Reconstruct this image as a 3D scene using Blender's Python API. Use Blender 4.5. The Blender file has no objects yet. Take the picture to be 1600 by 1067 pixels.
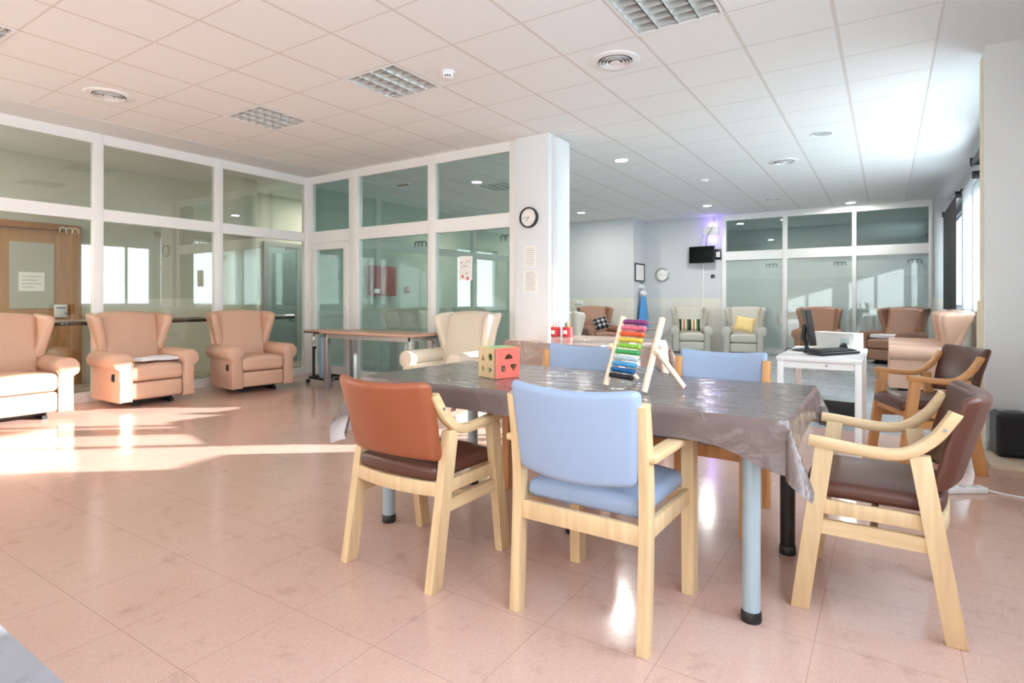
import bpy, bmesh, math, random
from mathutils import Vector, Matrix
random.seed(7)
S = bpy.context.scene
COL = S.collection
PI = math.pi
R = math.radians

# ------------------------------------------------------------------ camera
cam_d = bpy.data.cameras.new('camera')
cam = bpy.data.objects.new('camera', cam_d)
COL.objects.link(cam)
cam.location = (0, 0, 1.12)
cam.rotation_euler = (PI / 2, 0, 0.5692)
cam_d.sensor_width = 36
cam_d.lens = 891.4 * 36 / 1600
cam_d.shift_x = -14.9 / 1600
cam_d.shift_y = -63.9 / 1600
cam_d.clip_start = 0.05
S.camera = cam

# ------------------------------------------------------------------ colour management
S.view_settings.view_transform = 'Standard'
S.view_settings.look = 'None'
S.view_settings.gamma = 1
S.view_settings.use_curve_mapping = False
S.view_settings.exposure = 0.66
S.cycles.use_denoising = True
S.cycles.max_bounces = 10
S.cycles.diffuse_bounces = 6
S.cycles.glossy_bounces = 5
S.cycles.transparent_max_bounces = 16
S.cycles.transmission_bounces = 6
S.cycles.caustics_reflective = False
S.cycles.caustics_refractive = False
S.cycles.sample_clamp_indirect = 6

# ------------------------------------------------------------------ sky, sun, window portals
wd = bpy.data.worlds.new('sky')
S.world = wd
wd.use_nodes = True
nt = wd.node_tree
nt.nodes.clear()
tc = nt.nodes.new('ShaderNodeTexCoord')
sp = nt.nodes.new('ShaderNodeSeparateXYZ')
mr = nt.nodes.new('ShaderNodeMapRange')
mr.inputs[1].default_value = -0.3
mr.inputs[2].default_value = 0.7
cr = nt.nodes.new('ShaderNodeValToRGB')
el = cr.color_ramp.elements
el[0].position, el[0].color = 0.0, (0.56, 0.66, 0.74, 1)
el[1].position, el[1].color = 0.27, (0.60, 0.72, 0.82, 1)
for p, c in ((0.305, (0.90, 0.965, 1.02, 1)), (0.6, (0.82, 0.91, 1.0, 1)), (1.0, (0.62, 0.78, 1.0, 1))):
    e = el.new(p)
    e.color = c
bgn = nt.nodes.new('ShaderNodeBackground')
bgn.inputs['Strength'].default_value = 7.0
wo = nt.nodes.new('ShaderNodeOutputWorld')
nt.links.new(tc.outputs['Generated'], sp.inputs[0])
nt.links.new(sp.outputs['Z'], mr.inputs[0])
nt.links.new(mr.outputs[0], cr.inputs[0])
nt.links.new(cr.outputs[0], bgn.inputs['Color'])
nt.links.new(bgn.outputs[0], wo.inputs[0])

sun_d = bpy.data.lights.new('sun', 'SUN')
sun_d.energy = 18.0
sun_d.angle = R(0.53)
sun_d.color = (0.96, 0.98, 1.0)
sun = bpy.data.objects.new('sun', sun_d)
COL.objects.link(sun)
AZ, EL = R(38.0), R(13.3)
sun_dir = Vector((math.cos(AZ) * math.cos(EL), math.sin(AZ) * math.cos(EL), math.sin(EL)))
sun.rotation_euler = sun_dir.to_track_quat('Z', 'Y').to_euler()
sun.location = (8, 12, 6)

WINX = 1.0
# openings in the right-hand wall: y0, y1, z0, z1
ADDED_MAINWIN = [(-4.3, -2.5, .95, 2.75), (-2.1, -.3, .95, 2.75), (.1, 1.5, .95, 2.75), (1.65, 2.95, .95, 2.75)]  # unseen main room windows, added to light the room evenly
FARWIN = [(5.7, 7.27, 1.0, 2.5), (7.45, 8.98, 1.0, 2.8), (9.3, 10.3, 1.0, 2.55), (10.6, 12.7, 1.0, 2.55)]


def portal(y0, y1, z0, z1):
    d = bpy.data.lights.new('window_portal', 'AREA')
    d.shape = 'RECTANGLE'
    d.size, d.size_y = z1 - z0, y1 - y0
    d.cycles.is_portal = True
    o = bpy.data.objects.new('window_portal', d)
    COL.objects.link(o)
    o.location = (WINX + .16, (y0 + y1) / 2, (z0 + z1) / 2)
    o.rotation_euler = (0, PI / 2, 0)


for w in ADDED_MAINWIN + FARWIN[:3]:
    portal(*w)

# unseen windows added on the outer side of the corridor for daylight
ADDED_CORWIN = [(-4.2, -2.4, .9, 2.5), (-1.9, -.1, .9, 2.5)]
for w in ADDED_CORWIN:
    d = bpy.data.lights.new('window_portal', 'AREA')
    d.shape = 'RECTANGLE'
    d.size, d.size_y = w[3] - w[2], w[1] - w[0]
    d.cycles.is_portal = True
    o = bpy.data.objects.new('window_portal', d)
    COL.objects.link(o)
    o.location = (-9.44, (w[0] + w[1]) / 2, (w[2] + w[3]) / 2)
    o.rotation_euler = (0, -PI / 2, 0)


# ------------------------------------------------------------------ materials
def newmat(name):
    m = bpy.data.materials.new(name)
    m.use_nodes = True
    n = m.node_tree.nodes
    b = n['Principled BSDF']
    return m, n, m.node_tree.links, b


def lin(r, g, b):
    f = lambda c: c / 255 / 12.92 if c / 255 <= .04045 else ((c / 255 + .055) / 1.055) ** 2.4
    return (f(r), f(g), f(b), 1)


def mat(name, col, rough=.5, metal=0, spec=.5, bump=0, bscale=60, var=0, vscale=8, coat=0, sheen=0, emit=None, es=0):
    m, n, l, b = newmat(name)
    c = lin(*col) if max(col) > 1 else (*col, 1)
    b.inputs['Base Color'].default_value = c
    b.inputs['Roughness'].default_value = rough
    b.inputs['Metallic'].default_value = metal
    b.inputs['Specular IOR Level'].default_value = spec
    b.inputs['Coat Weight'].default_value = coat
    b.inputs['Coat Roughness'].default_value = .1
    b.inputs['Sheen Weight'].default_value = sheen
    if emit:
        b.inputs['Emission Color'].default_value = (*emit, 1)
        b.inputs['Emission Strength'].default_value = es
    if bump or var:
        t = n.new('ShaderNodeTexCoord')
    if bump:
        x = n.new('ShaderNodeTexNoise')
        x.inputs['Scale'].default_value = bscale
        x.inputs['Detail'].default_value = 4
        bp = n.new('ShaderNodeBump')
        bp.inputs['Strength'].default_value = bump
        bp.inputs['Distance'].default_value = .004
        l.new(t.outputs['Object'], x.inputs['Vector'])
        l.new(x.outputs['Fac'], bp.inputs['Height'])
        l.new(bp.outputs[0], b.inputs['Normal'])
    if var:
        x = n.new('ShaderNodeTexNoise')
        x.inputs['Scale'].default_value = vscale
        x.inputs['Detail'].default_value = 5
        mx = n.new('ShaderNodeMix')
        mx.data_type = 'RGBA'
        mx.inputs[6].default_value = tuple(v * (1 - var) for v in c[:3]) + (1,)
        mx.inputs[7].default_value = tuple(min(1, v * (1 + var)) for v in c[:3]) + (1,)
        l.new(t.outputs['Object'], x.inputs['Vector'])
        l.new(x.outputs['Fac'], mx.inputs[0])
        l.new(mx.outputs[2], b.inputs['Base Color'])
    return m


def wood(name, ca, cb, axis=2, scale=14, rough=.4):
    m, n, l, b = newmat(name)
    t = n.new('ShaderNodeTexCoord')
    mp = n.new('ShaderNodeMapping')
    sc = [scale * 3] * 3
    sc[axis] = scale * .18
    mp.inputs['Scale'].default_value = sc
    x = n.new('ShaderNodeTexNoise')
    x.inputs['Scale'].default_value = 1.0
    x.inputs['Detail'].default_value = 6
    r = n.new('ShaderNodeValToRGB')
    r.color_ramp.elements[0].position, r.color_ramp.elements[0].color = .3, lin(*ca)
    r.color_ramp.elements[1].position, r.color_ramp.elements[1].color = .7, lin(*cb)
    l.new(t.outputs['Object'], mp.inputs[0])
    l.new(mp.outputs[0], x.inputs['Vector'])
    l.new(x.outputs['Fac'], r.inputs[0])
    l.new(r.outputs[0], b.inputs['Base Color'])
    b.inputs['Roughness'].default_value = rough
    return m


def glass(name, tint, milky=0, refl=1.0, milkcol=(.8, .86, .84), zsplit=None, milky_low=0):
    """thin architectural glass: tinted transmission, Fresnel reflection, optional satin film or painted haze (below zsplit)"""
    m, n, l, b = newmat(name)
    n.remove(b)
    out = n['Material Output']
    tr = n.new('ShaderNodeBsdfTransparent')
    tr.inputs[0].default_value = (*tint, 1)
    gl = n.new('ShaderNodeBsdfGlossy')
    gl.inputs['Roughness'].default_value = 0.0
    gl.inputs['Color'].default_value = (.95, 1, .98, 1)
    lw = n.new('ShaderNodeLayerWeight')          # Schlick reflectance, the same from both sides of the sheet
    pw = n.new('ShaderNodeMath')
    pw.operation = 'POWER'
    pw.inputs[1].default_value = 5
    mm = n.new('ShaderNodeMath')
    mm.operation = 'MULTIPLY_ADD'
    mm.use_clamp = True
    mm.inputs[1].default_value = .93
    mm.inputs[2].default_value = .045 * refl
    l.new(lw.outputs['Facing'], pw.inputs[0])
    base = tr
    if milky or milky_low:
        df = n.new('ShaderNodeBsdfDiffuse')
        df.inputs[0].default_value = (*milkcol, 1)
        tl = n.new('ShaderNodeBsdfTranslucent')
        tl.inputs[0].default_value = (*milkcol, 1)
        ad = n.new('ShaderNodeMixShader')
        ad.inputs[0].default_value = .5
        l.new(df.outputs[0], ad.inputs[1])
        l.new(tl.outputs[0], ad.inputs[2])
        mk = n.new('ShaderNodeMixShader')
        mk.inputs[0].default_value = milky
        if zsplit is not None:
            t = n.new('ShaderNodeTexCoord')
            s2 = n.new('ShaderNodeSeparateXYZ')
            r2 = n.new('ShaderNodeMapRange')
            r2.inputs[1].default_value = zsplit - .01
            r2.inputs[2].default_value = zsplit + .01
            r2.inputs[3].default_value = milky_low
            r2.inputs[4].default_value = milky
            l.new(t.outputs['Object'], s2.inputs[0])
            l.new(s2.outputs['Z'], r2.inputs[0])
            l.new(r2.outputs[0], mk.inputs[0])
        l.new(tr.outputs[0], mk.inputs[1])
        l.new(ad.outputs[0], mk.inputs[2])
        base = mk
    mx = n.new('ShaderNodeMixShader')
    l.new(pw.outputs[0], mm.inputs[0])
    l.new(mm.outputs[0], mx.inputs[0])
    l.new(base.outputs[0], mx.inputs[1])
    l.new(gl.outputs[0], mx.inputs[2])
    l.new(mx.outputs[0], out.inputs[0])
    return m


def floor_mat(name, ca, cb, spk, tile, seam, rough, x0=0, y0=0, seamw=.003, tiley=None):
    m, n, l, b = newmat(name)
    t = n.new('ShaderNodeTexCoord')
    s2 = n.new('ShaderNodeSeparateXYZ')
    l.new(t.outputs['Object'], s2.inputs[0])
    x = n.new('ShaderNodeTexNoise')
    x.inputs['Scale'].default_value = 1.3
    x.inputs['Detail'].default_value = 5
    l.new(t.outputs['Object'], x.inputs['Vector'])
    m1 = n.new('ShaderNodeMix')
    m1.data_type = 'RGBA'
    m1.inputs[6].default_value = lin(*ca)
    m1.inputs[7].default_value = lin(*cb)
    l.new(x.outputs['Fac'], m1.inputs[0])
    v = n.new('ShaderNodeTexVoronoi')
    v.inputs['Scale'].default_value = 260
    l.new(t.outputs['Object'], v.inputs['Vector'])
    cr_ = n.new('ShaderNodeSeparateColor')
    l.new(v.outputs['Color'], cr_.inputs[0])
    rr = n.new('ShaderNodeMapRange')
    rr.inputs[1].default_value, rr.inputs[2].default_value = .55, 1
    rr.inputs[3].default_value, rr.inputs[4].default_value = 0, .4
    l.new(cr_.outputs[0], rr.inputs[0])
    m2 = n.new('ShaderNodeMix')
    m2.data_type = 'RGBA'
    m2.inputs[7].default_value = lin(*spk)
    l.new(rr.outputs[0], m2.inputs[0])
    l.new(m1.outputs[2], m2.inputs[6])

    def line(axis, off, tl):
        a = n.new('ShaderNodeMath'); a.operation = 'SUBTRACT'; a.inputs[1].default_value = off
        f = n.new('ShaderNodeMath'); f.operation = 'PINGPONG'; f.inputs[1].default_value = tl / 2
        c = n.new('ShaderNodeMath'); c.operation = 'LESS_THAN'; c.inputs[1].default_value = seamw / 2
        l.new(s2.outputs[axis], a.inputs[0]); l.new(a.outputs[0], f.inputs[0]); l.new(f.outputs[0], c.inputs[0])
        return c
    la, lb = line('X', x0, tile), line('Y', y0, tiley or tile)
    mxm = n.new('ShaderNodeMath'); mxm.operation = 'MAXIMUM'
    l.new(la.outputs[0], mxm.inputs[0]); l.new(lb.outputs[0], mxm.inputs[1])
    k = n.new('ShaderNodeMath'); k.operation = 'MULTIPLY'; k.inputs[1].default_value = .38
    l.new(mxm.outputs[0], k.inputs[0])
    m3 = n.new('ShaderNodeMix')
    m3.data_type = 'RGBA'
    m3.inputs[7].default_value = lin(*seam)
    l.new(k.outputs[0], m3.inputs[0])
    l.new(m2.outputs[2], m3.inputs[6])
    # faint dirty smudges and small dark specks
    x5 = n.new('ShaderNodeTexNoise')
    x5.inputs['Scale'].default_value = 7.5
    x5.inputs['Detail'].default_value = 6
    x5.inputs['Roughness'].default_value = .7
    l.new(t.outputs['Object'], x5.inputs['Vector'])
    r5 = n.new('ShaderNodeMapRange')
    r5.inputs[1].default_value, r5.inputs[2].default_value = .56, .82
    r5.inputs[3].default_value, r5.inputs[4].default_value = 0, .45
    l.new(x5.outputs['Fac'], r5.inputs[0])
    m4 = n.new('ShaderNodeMix')
    m4.data_type = 'RGBA'
    m4.inputs[7].default_value = lin(*seam)
    l.new(r5.outputs[0], m4.inputs[0])
    l.new(m3.outputs[2], m4.inputs[6])
    m3 = m4
    # dull scuffs
    x2 = n.new('ShaderNodeTexNoise')
    x2.inputs['Scale'].default_value = 2.2
    x2.inputs['Detail'].default_value = 8
    x2.inputs['Roughness'].default_value = .65
    l.new(t.outputs['Object'], x2.inputs['Vector'])
    r3 = n.new('ShaderNodeMapRange')
    r3.inputs[1].default_value, r3.inputs[2].default_value = .35, .7
    r3.inputs[3].default_value, r3.inputs[4].default_value = rough, rough + .09
    l.new(x2.outputs['Fac'], r3.inputs[0])
    l.new(r3.outputs[0], b.inputs['Roughness'])
    l.new(m3.outputs[2], b.inputs['Base Color'])
    b.inputs['Specular IOR Level'].default_value = .5
    return m


def ceiling_mat(name):
    m, n, l, b = newmat(name)
    t = n.new('ShaderNodeTexCoord')
    s2 = n.new('ShaderNodeSeparateXYZ')
    l.new(t.outputs['Object'], s2.inputs[0])

    def line(axis, off, w):
        a = n.new('ShaderNodeMath'); a.operation = 'SUBTRACT'; a.inputs[1].default_value = off
        f = n.new('ShaderNodeMath'); f.operation = 'PINGPONG'; f.inputs[1].default_value = .3
        c = n.new('ShaderNodeMath'); c.operation = 'LESS_THAN'; c.inputs[1].default_value = w / 2
        l.new(s2.outputs[axis], a.inputs[0]); l.new(a.outputs[0], f.inputs[0]); l.new(f.outputs[0], c.inputs[0])
        return c
    la, lb = line('X', GX0, .026), line('Y', GY0, .014)
    mxm = n.new('ShaderNodeMath'); mxm.operation = 'MAXIMUM'
    l.new(la.outputs[0], mxm.inputs[0]); l.new(lb.outputs[0], mxm.inputs[1])
    m1 = n.new('ShaderNodeMix')
    m1.data_type = 'RGBA'
    m1.inputs[6].default_value = lin(240, 242, 241)
    m1.inputs[7].default_value = lin(222, 219, 214)
    l.new(mxm.outputs[0], m1.inputs[0])
    l.new(m1.outputs[2], b.inputs['Base Color'])
    b.inputs['Roughness'].default_value = .8
    return m


GX0, GY0 = -3.289, 2.0565
M = {}
M['floor'] = floor_mat('pink_terrazzo', (213, 178, 163), (203, 163, 147), (228, 196, 184), .4, (128, 92, 80), .10, -.2, .1, .003)
M['floor_far'] = floor_mat('grey_tile', (152, 158, 160), (172, 176, 176), (164, 168, 168), .6, (84, 88, 90), .22, .1, .2, .005, .3)
M['floor_dull'] = floor_mat('corridor_tile', (170, 160, 146), (150, 142, 128), (166, 158, 146), .4, (120, 112, 100), .25)
M['ceiling'] = ceiling_mat('ceiling_tile')
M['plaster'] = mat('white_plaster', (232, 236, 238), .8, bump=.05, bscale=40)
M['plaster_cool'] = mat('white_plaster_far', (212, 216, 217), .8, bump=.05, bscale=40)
M['beige_wall'] = mat('beige_wall', (198, 198, 184), .7, var=.05)
M['grey_room'] = mat('grey_room_wall', (176, 186, 186), .7)
M['green_room'] = mat('green_room_wall', (150, 166, 156), .7)
M['upvc'] = mat('white_window_frame', (240, 240, 238), .3)
M['glass_a'] = glass('corridor_glass', (.90, .91, .875), refl=1.9)
M['glass_b'] = glass('green_glass', (.80, .88, .855), refl=2.1, zsplit=.97, milky=.02, milky_low=.22, milkcol=(.62, .72, .68))
M['glass_c'] = glass('haze_glass', (.86, .92, .90), refl=1.6, zsplit=1.6, milky=.50, milky_low=.42, milkcol=(.80, .86, .85))  # milky share paints in the haze of the bright room's reflection
M['glass_t'] = glass('transom_glass', (.80, .87, .85), refl=2.1)
M['win_glass'] = glass('window_glass', (.97, .98, .97), refl=.8)
M['tan'] = mat('tan_leather', (211, 170, 145), .38, bump=.12, bscale=180, var=.05, vscale=3)
M['tan_dark'] = mat('brown_leather', (158, 118, 96), .4, bump=.12, bscale=180, var=.05, vscale=3)
M['cream'] = mat('cream_leather', (226, 212, 192), .4, bump=.1, bscale=180)
M['greige'] = mat('greige_leather', (196, 192, 180), .45, bump=.1, bscale=180)
M['rust'] = mat('russet_vinyl', (150, 82, 52), .36, bump=.06, bscale=220, var=.06, vscale=4)
M['choc'] = mat('dark_brown_vinyl', (88, 50, 38), .36, bump=.06, bscale=220, var=.06, vscale=4)
M['blue'] = mat('pale_blue_vinyl', (149, 166, 193), .45, bump=.05, bscale=220)
M['beech'] = wood('beech_wood', (206, 173, 130), (226, 197, 154), 2)
M['beech_y'] = wood('beech_wood_long', (206, 173, 130), (226, 197, 154), 1)
M['honey'] = wood('honey_wood', (196, 138, 84), (216, 160, 104), 2)
M['honey_y'] = wood('honey_wood_long', (196, 138, 84), (216, 160, 104), 1)
M['birch'] = wood('pale_birch', (232, 204, 176), (242, 220, 196), 2, 30)
M['oak'] = wood('door_oak', (168, 118, 68), (190, 140, 86), 2, 6, .35)
M['oak_dark'] = wood('door_frame_oak', (156, 104, 58), (176, 124, 74), 2, 6, .35)
M['laminate'] = mat('tan_laminate', (200, 158, 132), .3)
M['black'] = mat('black_plastic', (22, 22, 24), .35)
M['black_soft'] = mat('black_fabric', (30, 30, 34), .8)
M['dark'] = mat('dark_metal', (48, 42, 40), .4, .6)
M['steel'] = mat('grey_metal', (168, 170, 170), .35, .7)
M['chrome'] = mat('chrome', (220, 220, 222), .12, 1)
M['legblue'] = mat('pale_blue_painted_tube', (168, 186, 194), .3, .2)
M['tubeblue'] = mat('grey_blue_sleeve', (134, 160, 178), .5)
M['white'] = mat('white_plastic', (240, 240, 240), .35)
M['whitecloth'] = mat('white_cotton', (238, 238, 240), .9, bump=.3, bscale=40)
M['red'] = mat('coral_paint', (238, 110, 96), .35)
M['redbox'] = mat('dark_red_enamel', (130, 22, 34), .35)
M['tinred'] = mat('red_tin', (206, 46, 52), .3)
M['green'] = mat('green_paint', (150, 205, 130), .4)
M['paper'] = mat('paper', (246, 245, 240), .7)
M['ink'] = mat('grey_ink', (176, 176, 178), .8)
M['darkink'] = mat('dark_logo_film', (70, 84, 84), .6)
M['palelogo'] = mat('white_logo_film', (230, 236, 236), .6)
M['greylogo'] = mat('grey_logo_film', (168, 174, 164), .6)
M['signgreen'] = mat('green_sign', (70, 150, 120), .4)
M['apron'] = mat('blue_apron', (92, 162, 226), .7)
M['yellow'] = mat('yellow_cushion', (236, 208, 142), .85, bump=.3, bscale=60)
M['screen'] = mat('black_screen', (10, 11, 13), .12)
M['lampon'] = mat('lit_lamp', (255, 255, 255), .5, emit=(1, .98, .94), es=9)
M['lampcool'] = mat('lit_lamp_cool', (255, 255, 255), .5, emit=(.94, .95, 1), es=12)
M['uv'] = mat('violet_lamp', (200, 180, 255), .5, emit=(.35, .22, 1), es=5)
M['reflector'] = mat('polished_louver', (222, 224, 222), .25, .35)
M['ventin'] = mat('vent_shadow', (92, 80, 66), .7)
M['blind'], n_, l_, b_ = newmat('white_blind')
b_.inputs['Base Color'].default_value = (.84, .84, .84, 1)
b_.inputs['Roughness'].default_value = .8
t_ = n_.new('ShaderNodeBsdfTranslucent')
t_.inputs[0].default_value = (.8, .82, .84, 1)
x_ = n_.new('ShaderNodeMixShader')
x_.inputs[0].default_value = .45
l_.new(b_.outputs[0], x_.inputs[1])
l_.new(t_.outputs[0], x_.inputs[2])
l_.new(x_.outputs[0], n_['Material Output'].inputs[0])
M['blind_lined'] = mat('lined_white_blind', (226, 228, 230), .8)
M['blindblack'] = mat('black_blind', (44, 44, 48), .75)
M['cardboard'] = mat('white_box_card', (224, 224, 220), .6)
M['stone'] = mat('beige_board', (206, 186, 162), .5)
M['silver'] = mat('elevator_steel', (186, 204, 212), .18, .8)


def tile_mat(name, ca, cb, tw, th):
    m, n, l, b = newmat(name)
    t = n.new('ShaderNodeTexCoord')
    x = n.new('ShaderNodeTexNoise')
    x.inputs['Scale'].default_value = 5
    x.inputs['Detail'].default_value = 6
    mp = n.new('ShaderNodeMapping')
    mp.inputs['Scale'].default_value = (.4, .4, 3)
    l.new(t.outputs['Object'], mp.inputs[0])
    l.new(mp.outputs[0], x.inputs['Vector'])
    s2 = n.new('ShaderNodeSeparateXYZ')
    l.new(t.outputs['Object'], s2.inputs[0])
    sm = n.new('ShaderNodeMath'); sm.operation = 'ADD'
    l.new(s2.outputs['X'], sm.inputs[0]); l.new(s2.outputs['Y'], sm.inputs[1])
    mx = n.new('ShaderNodeMix'); mx.data_type = 'RGBA'
    mx.inputs[6].default_value, mx.inputs[7].default_value = lin(*ca), lin(*cb)
    l.new(x.outputs['Fac'], mx.inputs[0])
    ls = []
    for src, w in ((sm.outputs[0], tw), (s2.outputs['Z'], th)):
        f = n.new('ShaderNodeMath'); f.operation = 'PINGPONG'; f.inputs[1].default_value = w / 2
        c = n.new('ShaderNodeMath'); c.operation = 'LESS_THAN'; c.inputs[1].default_value = .003
        l.new(src, f.inputs[0]); l.new(f.outputs[0], c.inputs[0]); ls.append(c)
    mm = n.new('ShaderNodeMath'); mm.operation = 'MAXIMUM'
    l.new(ls[0].outputs[0], mm.inputs[0]); l.new(ls[1].outputs[0], mm.inputs[1])
    m3 = n.new('ShaderNodeMix'); m3.data_type = 'RGBA'
    k = n.new('ShaderNodeMath'); k.operation = 'MULTIPLY'; k.inputs[1].default_value = .35
    l.new(mm.outputs[0], k.inputs[0]); l.new(k.outputs[0], m3.inputs[0])
    l.new(mx.outputs[2], m3.inputs[6])
    m3.inputs[7].default_value = lin(150, 145, 130)
    l.new(m3.outputs[2], b.inputs['Base Color'])
    b.inputs['Roughness'].default_value = .3
    return m


M['dado'] = tile_mat('beige_wall_tile', (224, 221, 209), (234, 232, 222), .45, .3)


def cloth_mat(name='taupe_oilcloth', col=(116, 101, 97)):
    """glossy taupe oilcloth, pale on its underside"""
    m, n, l, b = newmat(name)
    g = n.new('ShaderNodeNewGeometry')
    mx = n.new('ShaderNodeMix'); mx.data_type = 'RGBA'
    mx.inputs[6].default_value = lin(*col)
    mx.inputs[7].default_value = lin(222, 220, 222)
    l.new(g.outputs['Backfacing'], mx.inputs[0])
    l.new(mx.outputs[2], b.inputs['Base Color'])
    b.inputs['Roughness'].default_value = .13
    b.inputs['Specular IOR Level'].default_value = .42
    b.inputs['Coat Weight'].default_value = 0
    b.inputs['Coat Roughness'].default_value = .07
    t = n.new('ShaderNodeTexCoord')
    mp = n.new('ShaderNodeMapping')
    mp.inputs['Scale'].default_value = (2.4, 7, 4)
    mp.inputs['Rotation'].default_value = (0, 0, .5)
    x = n.new('ShaderNodeTexNoise')
    x.inputs['Scale'].default_value = 1.6
    x.inputs['Detail'].default_value = 5
    x.inputs['Distortion'].default_value = .8
    bp = n.new('ShaderNodeBump')
    bp.inputs['Strength'].default_value = .5
    bp.inputs['Distance'].default_value = .018
    l.new(t.outputs['Object'], mp.inputs[0]); l.new(mp.outputs[0], x.inputs['Vector'])
    x3 = n.new('ShaderNodeTexVoronoi')
    x3.feature = 'DISTANCE_TO_EDGE'
    x3.inputs['Scale'].default_value = 2.6
    mp3 = n.new('ShaderNodeMapping')
    mp3.inputs['Scale'].default_value = (1.2, 3.6, 1)
    mp3.inputs['Rotation'].default_value = (0, 0, -.35)
    x4 = n.new('ShaderNodeTexNoise')
    x4.inputs['Scale'].default_value = 3.0
    va = n.new('ShaderNodeVectorMath'); va.operation = 'ADD'
    l.new(t.outputs['Object'], mp3.inputs[0]); l.new(mp3.outputs[0], va.inputs[0])
    l.new(t.outputs['Object'], x4.inputs['Vector']); l.new(x4.outputs['Color'], va.inputs[1])
    l.new(va.outputs[0], x3.inputs['Vector'])
    rm = n.new('ShaderNodeMapRange')
    rm.inputs[2].default_value = .07
    rm.inputs[3].default_value, rm.inputs[4].default_value = .13, 0
    l.new(x3.outputs['Distance'], rm.inputs[0])
    am = n.new('ShaderNodeMath'); am.operation = 'ADD'
    l.new(x.outputs['Fac'], am.inputs[0]); l.new(rm.outputs[0], am.inputs[1])
    l.new(am.outputs[0], bp.inputs['Height'])
    l.new(bp.outputs[0], b.inputs['Normal']); l.new(bp.outputs[0], b.inputs['Coat Normal'])
    return m


M['oilcloth'] = cloth_mat()
M['oilcloth_grey'] = cloth_mat('pale_grey_oilcloth', (138, 135, 140))
M['oilcloth_pale'] = cloth_mat('brown_oilcloth', (160, 132, 120))


def stripe_mat(name, cols, axis, scale):
    m, n, l, b = newmat(name)
    t = n.new('ShaderNodeTexCoord')
    s2 = n.new('ShaderNodeSeparateXYZ')
    mu = n.new('ShaderNodeMath'); mu.operation = 'MULTIPLY'; mu.inputs[1].default_value = scale
    fr = n.new('ShaderNodeMath'); fr.operation = 'FRACT'
    r = n.new('ShaderNodeValToRGB')
    r.color_ramp.interpolation = 'CONSTANT'
    e = r.color_ramp.elements
    while len(e) < len(cols):
        e.new(.5)
    for i, c in enumerate(cols):
        e[i].position = i / len(cols)
        e[i].color = lin(*c)
    l.new(t.outputs['Object'], s2.inputs[0]); l.new(s2.outputs[axis], mu.inputs[0])
    l.new(mu.outputs[0], fr.inputs[0]); l.new(fr.outputs[0], r.inputs[0]); l.new(r.outputs[0], b.inputs['Base Color'])
    b.inputs['Roughness'].default_value = .9
    return m


M['stripes'] = stripe_mat('striped_fabric', [(40, 66, 44), (222, 214, 190), (176, 92, 60), (222, 214, 190), (96, 128, 84), (40, 46, 40)], 'X', 5)


def plaid_mat():
    m, n, l, b = newmat('plaid_fabric')
    t = n.new('ShaderNodeTexCoord')
    s2 = n.new('ShaderNodeSeparateXYZ')
    l.new(t.outputs['Object'], s2.inputs[0])
    acc = []
    for ax_ in ('X', 'Z'):
        f = n.new('ShaderNodeMath'); f.operation = 'PINGPONG'; f.inputs[1].default_value = .05
        g = n.new('ShaderNodeMath'); g.operation = 'GREATER_THAN'; g.inputs[1].default_value = .03
        l.new(s2.outputs[ax_], f.inputs[0]); l.new(f.outputs[0], g.inputs[0]); acc.append(g)
    ad = n.new('ShaderNodeMath'); ad.operation = 'ADD'
    l.new(acc[0].outputs[0], ad.inputs[0]); l.new(acc[1].outputs[0], ad.inputs[1])
    r = n.new('ShaderNodeValToRGB')
    r.color_ramp.interpolation = 'CONSTANT'
    r.color_ramp.elements[0].color = lin(34, 34, 38)
    r.color_ramp.elements[1].position, r.color_ramp.elements[1].color = .3, lin(96, 96, 102)
    e = r.color_ramp.elements.new(.8)
    e.color = lin(226, 226, 228)
    hf = n.new('ShaderNodeMath'); hf.operation = 'MULTIPLY'; hf.inputs[1].default_value = .5
    l.new(ad.outputs[0], hf.inputs[0]); l.new(hf.outputs[0], r.inputs[0])
    l.new(r.outputs[0], b.inputs['Base Color'])
    b.inputs['Roughness'].default_value = .9
    return m


M['plaid'] = plaid_mat()


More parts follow.
